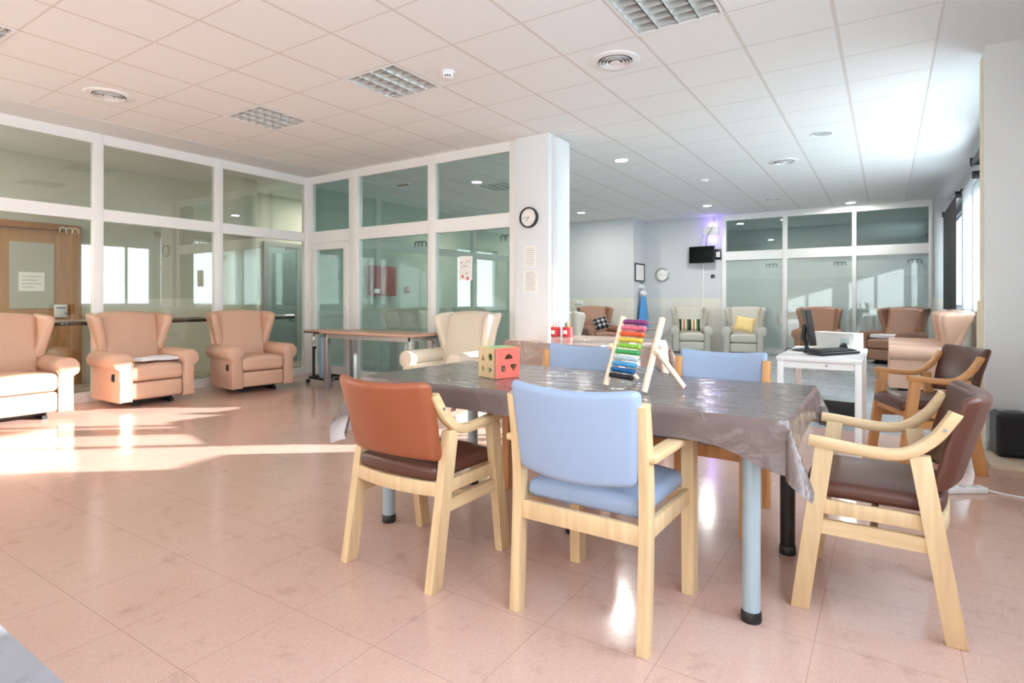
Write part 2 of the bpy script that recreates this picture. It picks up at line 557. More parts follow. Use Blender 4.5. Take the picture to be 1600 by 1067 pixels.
# ------------------------------------------------------------------ mesh building
class MB:
    def __init__(s):
        s.bm = bmesh.new()

    def box(s, x0, x1, y0, y1, z0, z1, bev=0, seg=2, rot=None):
        mt = Matrix.Translation(((x0 + x1) / 2, (y0 + y1) / 2, (z0 + z1) / 2)) @ Matrix.Diagonal((abs(x1 - x0), abs(y1 - y0), abs(z1 - z0), 1))
        if rot is not None:
            mt = rot @ mt
        g = bmesh.ops.create_cube(s.bm, size=1, matrix=mt)
        if bev:
            es = list({e for v in g['verts'] for e in v.link_edges})
            bmesh.ops.bevel(s.bm, geom=es, offset=bev, segments=seg, affect='EDGES', profile=.5)
        return s

    def cyl(s, p0, p1, r0, r1=None, n=16):
        p0, p1 = Vector(p0), Vector(p1)
        d = p1 - p0
        q = Vector((0, 0, 1)).rotation_difference(d.normalized())
        mt = Matrix.Translation((p0 + p1) / 2) @ q.to_matrix().to_4x4()
        bmesh.ops.create_cone(s.bm, cap_ends=True, segments=n, radius1=r0, radius2=r0 if r1 is None else r1, depth=d.length, matrix=mt)
        return s

    def ball(s, c, r, sc=(1, 1, 1), n=12):
        mt = Matrix.Translation(c) @ Matrix.Diagonal((*sc, 1))
        bmesh.ops.create_uvsphere(s.bm, u_segments=n, v_segments=max(6, n // 2 + 2), radius=r, matrix=mt)
        return s

    def loft(s, rings, cap=True, closed=True):
        vs = [[s.bm.verts.new(p) for p in r] for r in rings]
        k = len(rings[0])
        for a, b in zip(vs, vs[1:]):
            for i in range(k if closed else k - 1):
                j = (i + 1) % k
                s.bm.faces.new((a[i], a[j], b[j], b[i]))
        if cap:
            s.bm.faces.new(list(reversed(vs[0])))
            s.bm.faces.new(vs[-1])
        return s

    def sweep(s, pts, sec, up=(0, 0, 1), cap=True):
        """sec: 2-D section (side, up) swept along pts"""
        pts = [Vector(p) for p in pts]
        rings = []
        up = Vector(up)
        for i, p in enumerate(pts):
            a = pts[max(0, i - 1)]
            b = pts[min(len(pts) - 1, i + 1)]
            t = (b - a).normalized()
            sd = t.cross(up)
            if sd.length < 1e-4:
                sd = t.cross(Vector((1, 0, 0)))
            sd.normalize()
            u = sd.cross(t).normalized()
            rings.append([p + sd * x + u * y for x, y in sec])
        return s.loft(rings, cap)

    def tube(s, pts, r, n=8):
        return s.sweep(pts, [(r * math.cos(2 * PI * i / n), r * math.sin(2 * PI * i / n)) for i in range(n)], (0.013, 0.021, 1))

    def lathe(s, prof, c=(0, 0, 0), n=24, ring=False):
        c = Vector(c)
        rings = [[c + Vector((r * math.cos(2 * PI * i / n), r * math.sin(2 * PI * i / n), z)) for i in range(n)] for r, z in prof]
        return s.loft(rings + rings[:1], False) if ring else s.loft(rings, True)

    def prism(s, out, ax, d0, d1, rnd=0):
        """2-D outline extruded along axis ax ('x','y','z') between d0 and d1, ends softened by rnd"""
        f = {'x': lambda a, b, d: Vector((d, a, b)), 'y': lambda a, b, d: Vector((a, d, b)), 'z': lambda a, b, d: Vector((a, b, d))}[ax]
        cx = sum(p[0] for p in out) / len(out)
        cy = sum(p[1] for p in out) / len(out)

        def ring(d, ins):
            r = []
            for a, b in out:
                L = math.hypot(a - cx, b - cy) or 1
                k = max(0, (L - ins) / L)
                r.append(f(cx + (a - cx) * k, cy + (b - cy) * k, d))
            return r
        if rnd:
            sg = 1 if d1 > d0 else -1
            seq = [(d0, rnd), (d0 + sg * rnd * .3, rnd * .3), (d0 + sg * rnd, 0), (d1 - sg * rnd, 0), (d1 - sg * rnd * .3, rnd * .3), (d1, rnd)]
        else:
            seq = [(d0, 0), (d1, 0)]
        return s.loft([ring(d, i) for d, i in seq])

    def rbox(s, x0, x1, y0, y1, z0, z1, r, fn=None, seg=6, cs=3):
        """rounded box with enough faces to be bent by fn(x, y, z)"""
        h = Vector(((x1 - x0) / 2, (y1 - y0) / 2, (z1 - z0) / 2))
        c = Vector(((x0 + x1) / 2, (y0 + y1) / 2, (z0 + z1) / 2))
        r = min(r, min(h) * .98)
        ts = []
        for k in range(3):
            co = h[k] - r
            a = [-h[k] + r * (1 - math.cos(i / cs * PI / 2)) * 1 for i in range(cs)]
            a = [-co - r * math.tan(PI / 4 * (1 - i / cs)) for i in range(cs)]
            m_ = [-co + 2 * co * i / seg for i in range(seg + 1)]
            ts.append(a + m_ + [-q for q in reversed(a)])
        cache = {}

        def vert(p):
            key = tuple(round(q, 6) for q in p)
            if key in cache:
                return cache[key]
            q = Vector([max(-(h[k] - r), min(h[k] - r, p[k])) for k in range(3)])
            d_ = Vector(p) - q
            w = q + d_.normalized() * r if d_.length > 1e-9 else Vector(p)
            w = w + c
            if fn:
                w = Vector(fn(*w))
            cache[key] = s.bm.verts.new(w)
            return cache[key]
        for ax in range(3):
            u, v = (ax + 1) % 3, (ax + 2) % 3
            for sg in (-1, 1):
                for i in range(len(ts[u]) - 1):
                    for j in range(len(ts[v]) - 1):
                        q = []
                        for a, b in ((i, j), (i + 1, j), (i + 1, j + 1), (i, j + 1)):
                            p = [0, 0, 0]
                            p[ax] = sg * h[ax]
                            p[u], p[v] = ts[u][a], ts[v][b]
                            q.append(vert(p))
                        if sg < 0:
                            q.reverse()
                        if len(set(q)) == 4:
                            try:
                                s.bm.faces.new(q)
                            except ValueError:
                                pass
        return s

    def build(s, name, m, parent=None, ang=38, recalc=True, **kw):
        bm = s.bm
        if recalc:
            bmesh.ops.recalc_face_normals(bm, faces=bm.faces)
        bm.normal_update()
        for f in bm.faces:
            f.smooth = True
        for e in bm.edges:
            e.smooth = not (len(e.link_faces) == 2 and e.calc_face_angle(0) > R(ang)) and len(e.link_faces) > 1
        me = bpy.data.meshes.new(name)
        bm.to_mesh(me)
        bm.free()
        me.materials.append(m)
        o = bpy.data.objects.new(name, me)
        COL.objects.link(o)
        o.parent = parent
        for k, v in kw.items():
            o[k] = v
        return o


def tag(o, label, cat, group=None):
    o['label'] = label
    o['category'] = cat
    if group:
        o['group'] = group
    return o


def thing(name, label, cat, loc=(0, 0, 0), rz=0, group=None):
    o = bpy.data.objects.new(name, None)
    o.empty_display_size = .1
    COL.objects.link(o)
    o.location = loc
    o.rotation_euler = (0, 0, rz)
    return tag(o, label, cat, group)


def copy_tree(o, parent=None):
    c = o.copy()
    COL.objects.link(c)
    c.parent = parent
    for ch in list(o.children):
        copy_tree(ch, c)
    return c


def dup(o, label, loc, rz):
    c = copy_tree(o)
    c.location = loc
    c.rotation_euler = (0, 0, rz)
    c['label'] = label
    return c


def struct(o):
    o['kind'] = 'structure'
    return o


def bx(name, m, *a, parent=None, bev=0):
    return MB().box(*a, bev=bev).build(name, m, parent)


# ------------------------------------------------------------------ the room shell
XA, YB, YC, H = -7.5, 5.63, 13.0, 3.0
struct(bx('floor', M['floor'], XA - .04, 1.15, -4.7, 5.66, -.1, 0))
struct(bx('floor_far', M['floor_far'], XA - .04, 1.15, 5.66, 16.2, -.1, 0))
struct(bx('floor_corridor', M['floor_dull'], -9.4, XA - .04, -4.7, 8.2, -.1, 0))

# ceiling of 0.6 m tiles, open where the four louvre lights sit
LOUVRES = [(-3, 2), (1, 2), (4, 2), (4, -2), (4, 9)]          # (p, q): tile between p-1..p and q..q+1
b = MB()
gx = lambda p: GX0 - .6 * p
gy = lambda q: GY0 + .6 * q


def cquad(x0, x1, y0, y1):
    b.bm.faces.new([b.bm.verts.new(p) for p in ((x0, y0, H), (x0, y1, H), (x1, y1, H), (x1, y0, H))])


for p in range(-5, 7):
    for q in range(-11, 18):
        if (p, q) in LOUVRES:
            continue
        cquad(gx(p), gx(p - 1), gy(q), gy(q + 1))
ceil = b.build('ceiling', M['ceiling'], recalc=False)
struct(ceil)
b = MB()
b.box(gx(-6), 1.15, -4.7, 16.2, H - .004, H + .05)
b.box(-9.4, gx(6), -4.7, 16.2, H - .004, H + .05)
b.box(gx(6), gx(-6), gy(18), 16.2, H - .004, H + .05)
struct(b.build('trim_1', M['plaster']))
struct(bx('roof_slab', M['plaster'], -9.5, 1.15, -4.8, 16.3, 3.2, 3.3))


def wall_x(name, m, x0, x1, y0, y1, ops, top=3.2):
    b = MB()
    z0 = min(o_[2] for o_ in ops)
    y = y0
    for a, c, lo, hi in ops:
        if a > y:
            b.box(x0, x1, y, a, 0, top)
        b.box(x0, x1, a, c, 0, lo)
        b.box(x0, x1, a, c, hi, top)
        y = c
    if y1 > y:
        b.box(x0, x1, y, y1, 0, top)
    return struct(b.build(name, m))


wall_x('wall_right', M['plaster'], WINX, WINX + .12, -4.7, 5.5, ADDED_MAINWIN)
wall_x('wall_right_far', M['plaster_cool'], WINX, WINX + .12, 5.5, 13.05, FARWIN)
struct(bx('trim_2', M['dado'], WINX - .012, WINX, 5.545, 13.0, 0, .965))

struct(bx('wall_back', M['plaster'], XA - .1, 1.12, -4.7, -4.55, 0, 3.2))

# windows in the right wall, the added unseen ones first
for i, (y0, y1, z0, z1) in enumerate(ADDED_MAINWIN + FARWIN):
    b = MB()
    f = .05
    xa, xb = WINX + .03, WINX + .09
    b.box(xa, xb, y0, y0 + f, z0, z1)
    b.box(xa, xb, y1 - f, y1, z0, z1)
    b.box(xa, xb, y0 + f, y1 - f, z0, z0 + f)
    b.box(xa, xb, y0 + f, y1 - f, z1 - f, z1)
    my = {4: 6.70, 5: 7.66}.get(i, (y0 + y1) / 2)
    b.box(xa, xb, my - .03, my + .03, z0 + f, z1 - f)
    w = struct(b.build('window_%d' % (i + 1), M['upvc']))
    bx('glass', M['win_glass'], WINX + .055, WINX + .061, y0 + f, y1 - f, z0 + f, z1 - f, parent=w)
    struct(bx('window_sill', M['upvc'], WINX - .06, WINX + .03, y0, y1, z0 - .03, z0, bev=.004))

# the jamb between the two rooms
struct(bx('wall_jamb', M['plaster'], .61, WINX, 5.38, 5.54, 0, 3.2, bev=.008))
b = MB()
b.box(.595, .615, 5.42, 5.52, 0, 2.93)
b.box(.578, .596, 5.45, 5.52, 0, 1.12)
struct(b.build('trim_3', mat('worn_cream_paint', (226, 218, 196), .7, var=.12, vscale=9)))
struct(bx('baseboard_right', M['upvc'], .585, .62, 5.36, 5.56, 0, .09, bev=.004))

# column and header
struct(bx('column', M['plaster'], -3.63, -3.18, 5.53, 5.92, 0, 3.0, bev=.01))
struct(bx('trim_4', M['plaster'], -3.19, -3.12, 5.62, 5.92, 0, 2.96, bev=.006))

# far walls
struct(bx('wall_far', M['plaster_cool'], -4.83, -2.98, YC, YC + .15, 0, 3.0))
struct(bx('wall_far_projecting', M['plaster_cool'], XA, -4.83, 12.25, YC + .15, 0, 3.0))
b = MB()
b.box(-4.83, -3.06, YC - .012, YC, 0, 1.17)
b.box(-4.83, -4.818, 12.25, YC, 0, 1.17)
b.box(XA, -4.818, 12.238, 12.25, 0, 1.17)
struct(b.build('trim_5', M['dado']))
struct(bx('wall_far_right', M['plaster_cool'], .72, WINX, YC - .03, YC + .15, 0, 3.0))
struct(bx('trim_6', M['dado'], .72, WINX - .012, YC - .042, YC - .03, 0, 1.17))
struct(bx('wall_left_far', M['green_room'], XA - .15, XA, YB + .04, 12.25, 0, 3.0))

# grey room behind the far glazing
struct(bx('wall_grey_room', M['grey_room'], -4.9, 1.15, 16.0, 16.2, 0, 3.0))
struct(bx('wall_grey_room_left', M['grey_room'], -4.95, -4.8, YC + .15, 16.0, 0, 3.0))
struct(bx('wall_grey_room_right', M['grey_room'], WINX, WINX + .15, 13.05, 16.0, 0, 3.0))

# corridor behind the left glazing
CW = MB()
for y0_, y1_, z0_, z1_ in ((-4.7, -4.2, 0, 3), (-2.4, -1.9, 0, 3), (-.1, 8.2, 0, 3), (-4.2, -2.4, 0, .9), (-4.2, -2.4, 2.5, 3), (-1.9, -.1, 0, .9), (-1.9, -.1, 2.5, 3)):
    CW.box(-9.4, -9.2, y0_, y1_, z0_, z1_)
struct(CW.build('wall_corridor', M['beige_wall']))
for i_, w in enumerate(ADDED_CORWIN):  # frames and glass of the added corridor windows
    b = MB()
    for y in (w[0], (w[0] + w[1]) / 2 - .03, w[1] - .06):
        b.box(-9.34, -9.28, y, y + .06, .9, 2.5)
    for z in (.9, 2.44):
        b.box(-9.34, -9.28, w[0], w[1], z, z + .06)
    w_ = struct(b.build('window_%d' % (11 + i_), M['upvc']))
    bx('glass', M['win_glass'], -9.314, -9.308, w[0] + .05, w[1] - .05, .95, 2.45, parent=w_)
struct(bx('wall_corridor_end', M['beige_wall'], -9.4, XA - .15, 8.0, 8.2, 0, 3.0))
struct(bx('wall_corridor_back', M['beige_wall'], -9.4, XA - .1, -4.85, -4.7, 0, 3.0))
struct(bx('trim_7', M['dado'], -9.2, -9.185, 3.3, 5.9, 0, 1.15))
b = MB()
b.lathe([(.25, 0), (.25, 3.0)], (-8.5, 5.12, 0), 32)
struct(b.build('column_corridor', M['beige_wall']))


# glazed partitions -------------------------------------------------
def logo(parent, m, o, ux, w, n=3):
    """row of arches stroked on the glass: o = left foot, ux = unit vector along the pane"""
    h = w * .36
    ux = Vector(ux)
    o = Vector(o)
    pts = []
    b = MB()
    for k in range(n):
        c = o + ux * (w / n * (k + .5))
        r = w / n / 2
        ps = [c - ux * r]
        ps += [c + ux * (-r * math.cos(t)) + Vector((0, 0, h - r + r * math.sin(t))) for t in [PI * i / 8 for i in range(9)]]
        ps += [c + ux * r] if k == n - 1 else [c + ux * r + Vector((0, 0, 0))]
        b.tube(ps, .006, 5)
    return b.build('logo', m, parent)


NW = [20]


def pane(m, *a):
    NW[0] += 1
    return struct(bx('window_%d' % NW[0], m, *a))


b = MB()
ys = [(-4.1, -4.0), (-2.72, -2.62), (-1.33, -1.23), (.05, .15), (1.42, 1.52), (2.79, 2.89), (4.16, 4.27), (5.54, 5.67)]
x0, x1 = XA - .04, XA + .04
for a, c in ys:
    b.box(x0, x1, a, c, 0, 3.0, bev=.006)
for lo, hi in ((0, .1), (2.02, 2.155), (2.885, 3.0)):
    prev = -4.6
    for a, c in ys:
        b.box(x0 + .004, x1 - .004, prev, a, lo, hi)
        prev = c
struct(b.build('wall_left', M['upvc']))
prev = -4.55
for a, c in ys:
    g1 = pane(M['glass_a'], XA - .004, XA + .004, prev, a, .1, 2.02)
    g2 = pane(M['glass_a'], XA - .004, XA + .004, prev, a, 2.155, 2.885)
    if c > 2.7:
        logo(g1, M['greylogo'], (XA + .012, a - .30, 1.85), (0, 1, 0), .17)
    prev = c

b = MB()
y0, y1 = YB - .04, YB + .04
xs = [(XA, -7.37), (-6.54, -6.34), (-5.03, -4.9), (-3.75, -3.6)]
for a, c in xs:
    b.box(a + .001, c, y0, y1, 0, 3.0, bev=.006)
for lo, hi in ((0, .12), (1.99, 2.16), (2.885, 3.0)):
    for (a, c), (a2, c2) in zip(xs, xs[1:]):
        if lo == 0 and a == XA:
            continue
        b.box(c, a2, y0 + .004, y1 - .004, lo, hi)
struct(b.build('wall_glazed', M['upvc']))
for (a, c), (a2, c2) in zip(xs, xs[1:]):
    pane(M['glass_t'], c, a2, YB - .004, YB + .004, 2.16, 2.885)
    if a != XA:
        g1 = pane(M['glass_b'], c, a2, YB - .004, YB + .004, .12, 1.99)
        e = a2 if a2 < -4 else -3.64
        logo(g1, M['darkink'], (e - .25, YB - .012, 1.83), (1, 0, 0), .2)
# glazed door in that wall
b = MB()
for a, c in ((-7.366, -7.265), (-6.645, -6.544)):
    b.box(a, c, YB - .05, YB + .03, .01, 1.985, bev=.006)
b.box(-7.265, -6.645, YB - .05, YB + .03, .01, .15)
b.box(-7.265, -6.645, YB - .05, YB + .03, 1.88, 1.985)
dr = struct(b.build('door_1', M['upvc']))
g1 = bx('pane', M['glass_b'], -7.265, -6.645, YB - .014, YB - .006, .15, 1.88, parent=dr)
logo(dr, M['palelogo'], (-7.0, YB - .022, 1.74), (1, 0, 0), .14, 2)
lk = MB().box(-6.605, -6.575, YB - .056, YB - .05, .98, 1.12, bev=.002).build('lock_plate', M['white'], dr)
MB().cyl((-6.59, YB - .056, 1.02), (-6.59, YB - .058, 1.02), .006, n=10).build('keyhole', M['dark'], lk)
for z in (.22, 1.0, 1.78):
    MB().cyl((-7.366, YB - .06, z), (-7.366, YB - .06, z + .09), .014).build('hinge', M['upvc'], dr)

b = MB()
y0, y1 = YC - .04, YC + .04
xs = [(-3.06, -2.97), (-1.83, -1.74), (-.57, -.5), (.66, .72)]
for a, c in xs:
    b.box(a, c, y0, y1, 0, 3.0, bev=.006)
for lo, hi in ((0, .1), (2.0, 2.19), (2.87, 3.0)):
    for (a, c), (a2, c2) in zip(xs, xs[1:]):
        b.box(c, a2, y0 + .004, y1 - .004, lo, hi)
struct(b.build('wall_far_glazed', M['upvc']))
for (a, c), (a2, c2) in zip(xs, xs[1:]):
    g1 = pane(M['glass_c'], c, a2, YC - .004, YC + .004, .1, 2.0)
    pane(M['glass_t'], c, a2, YC - .004, YC + .004, 2.19, 2.87)
    logo(g1, M['darkink'], (a2 - .32, YC - .012, 1.82), (1, 0, 0), .21)

struct(bx('baseboard_left', M['upvc'], XA + .04, XA + .055, -4.5, 5.5, 0, .07))

# ------------------------------------------------------------------ corridor: door, rail, lift, sign
dr = struct(bx('door_2', M['oak'], -9.19, -9.15, 2.29, 3.15, .01, 2.03))
b = MB()
b.box(-9.2, -9.11, 2.17, 2.29, 0, 2.12, bev=.005)
b.box(-9.2, -9.11, 3.155, 3.275, 0, 2.12, bev=.005)
b.box(-9.2, -9.11, 2.29, 3.155, 2.035, 2.12, bev=.005)
b.build('door_frame', M['oak_dark'], dr)
bx('door_pane', mat('grey_door_glass', (178, 174, 160), .25), -9.15, -9.143, 2.53, 2.98, 1.02, 1.86, parent=dr)
nt_ = MB().box(-9.143, -9.14, 2.62, 2.88, 1.24, 1.48).build('notice', M['paper'], dr)
for k in range(4):
    bx('text_line', M['ink'], -9.1402, -9.139, 2.65, 2.65 + (.2, .16, .2, .12)[k], 1.42 - .045 * k, 1.43 - .045 * k, parent=nt_)
lk = bx('lock_plate', M['white'], -9.148, -9.125, 2.98, 3.12, .90, 1.07, parent=dr, bev=.006)
bx('slot', M['dark'], -9.124, -9.122, 3.0, 3.1, 1.02, 1.03, parent=lk)
MB().cyl((-9.125, 3.1, .95), (-9.09, 3.1, .95), .012).build('door_knob', M['steel'], lk)

dr = struct(bx('door_3', M['silver'], -9.19, -9.17, 6.05, 7.2, 0, 2.08))
b = MB()
b.box(-9.2, -9.15, 5.97, 6.05, 0, 2.16)
b.box(-9.2, -9.15, 7.2, 7.28, 0, 2.16)
b.box(-9.2, -9.15, 6.05, 7.2, 2.08, 2.16)
b.build('door_frame', M['steel'], dr)
bx('door_seam', M['dark'], -9.169, -9.167, 6.62, 6.63, .01, 2.08, parent=dr)

t = thing('handrail', 'dark wood and chrome handrail running along the corridor side of the left glazing', 'handrail', (-7.64, 2.2, .86))
MB().cyl((0, -3.0, 0), (0, 3.28, 0), .02).build('rail', M['dark'], t)
MB().cyl((.012, -3.0, .035), (.012, 3.28, .035), .012).build('chrome_bar', M['chrome'], t)
for y in (-2.1, -.75, .64, 2.02, 3.2):
    MB().tube([(0, y, 0), (.02, y, -.05), (.095, y, -.05)], .008).build('bracket', M['dark'], t)

t = thing('toilet_sign', 'round green toilet sign on the corridor wall right of the oak door', 'sign', (-9.195, 3.53, 1.64))
MB().cyl((0, 0, 0), (.012, 0, 0), .11, n=32).build('disc', M['signgreen'], t)
for s in (-.045, .03):
    b = MB()
    b.cyl((.013, s, .045), (.016, s, .045), .013, n=12)
    b.box(.013, .016, s - .018, s + .018, -.03, .03)
    b.build('figure', M['white'], t)
b = MB(); b.box(.013, .016, -.004, -.001, -.04, .06); b.build('divider', M['white'], t)

# fire hose cabinet and neighbours on the left wall of the room behind the glazed wall
t = thing('fire_hose_cabinet', 'dark red fire hose cabinet seen through the green glazing', 'cabinet', (XA, 7.05, 1.2))
bx('body', M['redbox'], 0, .16, -.3, .3, 0, .52, parent=t, bev=.01)
bx('door', M['redbox'], .16, .175, -.28, .28, .02, .50, parent=t, bev=.006)
bx('label_plate', M['paper'], .175, .178, -.24, -.12, .05, .12, parent=t)
t = thing('alarm_button', 'small dark red alarm call point right of the fire cabinet', 'alarm', (XA, 7.75, 1.27))
bx('case', M['redbox'], 0, .04, -.05, .05, 0, .1, parent=t, bev=.005)
MB().ball((.04, .005, .05), .022).build('button', M['white'], t)


# ------------------------------------------------------------------ ceiling fittings
def louvre(p, q, label):
    xc, yc = gx(p) + .3, gy(q) + .3
    t = thing('louvre_light', label, 'ceiling light', (xc, yc, H), 0, 'square louvre ceiling lights')
    h = .297
    b = MB()
    w = .02
    for a in ((-h, h, -h, -h + w), (-h, h, h - w, h), (-h, -h + w, -h + w, h - w), (h - w, h, -h + w, h - w)):
        b.box(*a, -.006, .02)
    b.box(-h, h, -h, h, .09, .1)
    for a in ((-h, h, -h, -h + .004), (-h, h, h - .004, h), (-h, -h + .004, -h, h), (h - .004, h, -h, h)):
        b.box(*a, 0.0, .09)
    b.build('housing', M['white'], t)
    n = 4
    pw = (2 * h - 2 * w) / n
    for k in range(n):
        x0 = -h + w + k * pw
        b = MB()
        rings = []
        for i in range(9):
            u = i / 8
            x = x0 + .004 + u * (pw - .008)
            z = .07 - .075 * (2 * u - 1) ** 2
            rings.append((x, z))
        b.loft([[Vector((x, -h + w, z)) for x, z in rings], [Vector((x, h - w, z)) for x, z in rings]], cap=False, closed=False)
        rf = b.build('reflector', M['reflector'], t)
        for j in range(6):
            y = -h + w + (j + .5) * (2 * h - 2 * w) / 6
            b = MB()
            b.loft([[Vector((x, y - .006, z + .004)) for x, z in rings] + [Vector((x0 + pw - .004, y - .006, -.004)), Vector((x0 + .004, y - .006, -.004))],
                    [Vector((x, y + .006, z + .004)) for x, z in rings] + [Vector((x0 + pw - .004, y + .006, -.004)), Vector((x0 + .004, y + .006, -.004))]])
            b.build('cross_blade', M['reflector'], rf)
    return t


louvre(-3, 2, 'square louvre light nearest the camera, cut by the top edge of the photo')
louvre(1, 2, 'square louvre light left of the smoke detector')
louvre(4, 2, 'smallest-looking square louvre light, second from the left, near the glazed corner')
louvre(4, -2, 'square louvre light of which only a corner shows at the left edge of the photo')


louvre(4, 9, 'square louvre light of the room behind the green glazing, near its downlight')


def vent(x, y, r, label):
    t = thing('air_vent', label, 'vent', (x, y, H), 0, 'round ceiling air vents')
    MB().lathe([(r, 0), (r, -.006), (r * .95, -.012), (r * .72, -.012), (r * .68, -.004), (r * .68, 0)], n=40, ring=True).build('rim', M['white'], t)
    MB().lathe([(r * .69, -.0005), (r * .69, -.002)], n=32).build('throat', M['ventin'], t)
    for rr in (.58, .45, .32):
        MB().lathe([(r * rr, -.003), (r * rr, -.005), (r * (rr + .075), -.020), (r * (rr + .06), -.022), (r * (rr - .02), -.005)], n=32, ring=True).build('cone_ring', M['white'], t)
    MB().lathe([(r * .12, -.003), (r * .22, -.018), (r * .2, -.023), (.004, -.024)], n=24).build('core', M['white'], t)
    return t


vent(-1.79, 4.16, .19, 'round ceiling vent close to the large louvre light near the top of the photo')
vent(-5.99, 2.36, .19, 'round ceiling vent above the leftmost recliners')
vent(-1.17, 8.4, .19, 'round ceiling vent of the far room nearest the window wall, the larger-looking one')
vent(-1.77, 11.41, .19, 'round ceiling vent of the far room, closest to the far glazed wall')

t = thing('smoke_detector', 'white round smoke detector right of a square louvre light', 'detector', (-3.03, 3.62, H))
MB().lathe([(.055, 0), (.055, -.012), (.05, -.018)], n=28).build('base', M['white'], t)
MB().lathe([(.044, -.018), (.044, -.05), (.03, -.062), (.01, -.064)], n=28).build('sensor_head', M['white'], t)
for k in (-1, 0, 1):
    a = R(-58) + k * .42
    MB().ball((.043 * math.cos(a), .043 * math.sin(a), -.045), .007).build('sensor_slot', M['black'], t)


def downlight(x, y, label, m, r=.095, power=0):
    t = thing('downlight', label, 'ceiling light', (x, y, H), 0, 'round recessed downlights')
    MB().lathe([(r, 0), (r, -.008), (r * .9, -.012), (r * .84, -.006), (r * .84, 0)], n=32).build('ring', M['white'], t)
    MB().lathe([(r * .84, -.002), (r * .84, -.006)], n=28).build('lens', m, t)
    if power:
        d = bpy.data.lights.new('downlight_lamp', 'AREA')
        d.shape = 'DISK'
        d.size = r * 1.6
        d.energy = power
        d.color = (1, .97, .93)
        o = bpy.data.objects.new('downlight_lamp', d)
        COL.objects.link(o)
        o.location = (x, y, H - .02)
    return t


downlight(-2.99, 7.14, 'lit downlight just right of the white column, nearest in the far room', M['lampcool'], power=18)
downlight(-2.99, 11.48, 'lit downlight above the wall television', M['lampcool'], power=18)
downlight(-5.49, 10.94, 'lit downlight low beside the column, far left of the far room', M['lampon'], power=18)
downlight(-.58, 12.6, 'lit downlight above the middle of the far glazing', M['lampon'], power=18)
downlight(-.61, 7.22, 'unlit downlight with a pale lens near the window side', mat('dull_lens', (190, 200, 200), .3), .11)
downlight(-5.46, 7.22, 'lit downlight seen through the upper green glazing left of the column', M['lampcool'], power=12)
downlight(-8.3, .6, 'added fill lamp of the corridor, out of sight left of the oak door', M['lampon'], power=60)  # corridor lamp added out of view as fill
downlight(-8.3, 6.95, 'added fill lamp of the corridor in front of the steel lift door, hidden by the wall', M['lampon'], power=26)  # added behind the wall to brighten the lift end
downlight(-8.3, -2.2, 'added unseen fill lamp at the far left end of the corridor', M['lampon'], power=40)  # unseen lamp added to light the corridor's back part
downlight(-2.0, 14.4, 'added fill lamp in the grey room behind the far glazing', M['lampon'], power=22)  # invented lamp that gives the grey room some light
t = thing('air_grille', 'flat slotted ceiling grille behind the upper green glazing', 'vent', (-6.6, 6.75, H))
bx('frame', M['white'], -.14, .14, -.05, .05, -.01, 0, parent=t, bev=.003)
for k in range(4):
    bx('slot_shade', M['ventin'], -.12, .12, -.036 + .02 * k, -.026 + .02 * k, -.013, -.01, parent=t)  # shade in the slots, drawn as dark strips
t = thing('ceiling_sensor', 'pale ring shaped ceiling sensor in the middle of the far room', 'sensor', (-2.4, 9.02, H))
MB().lathe([(.09, 0), (.09, -.01), (.075, -.014)], n=28).build('base', M['white'], t)
MB().lathe([(.06, -.014), (.055, -.03), (.02, -.035)], n=24).build('dome', M['white'], t)


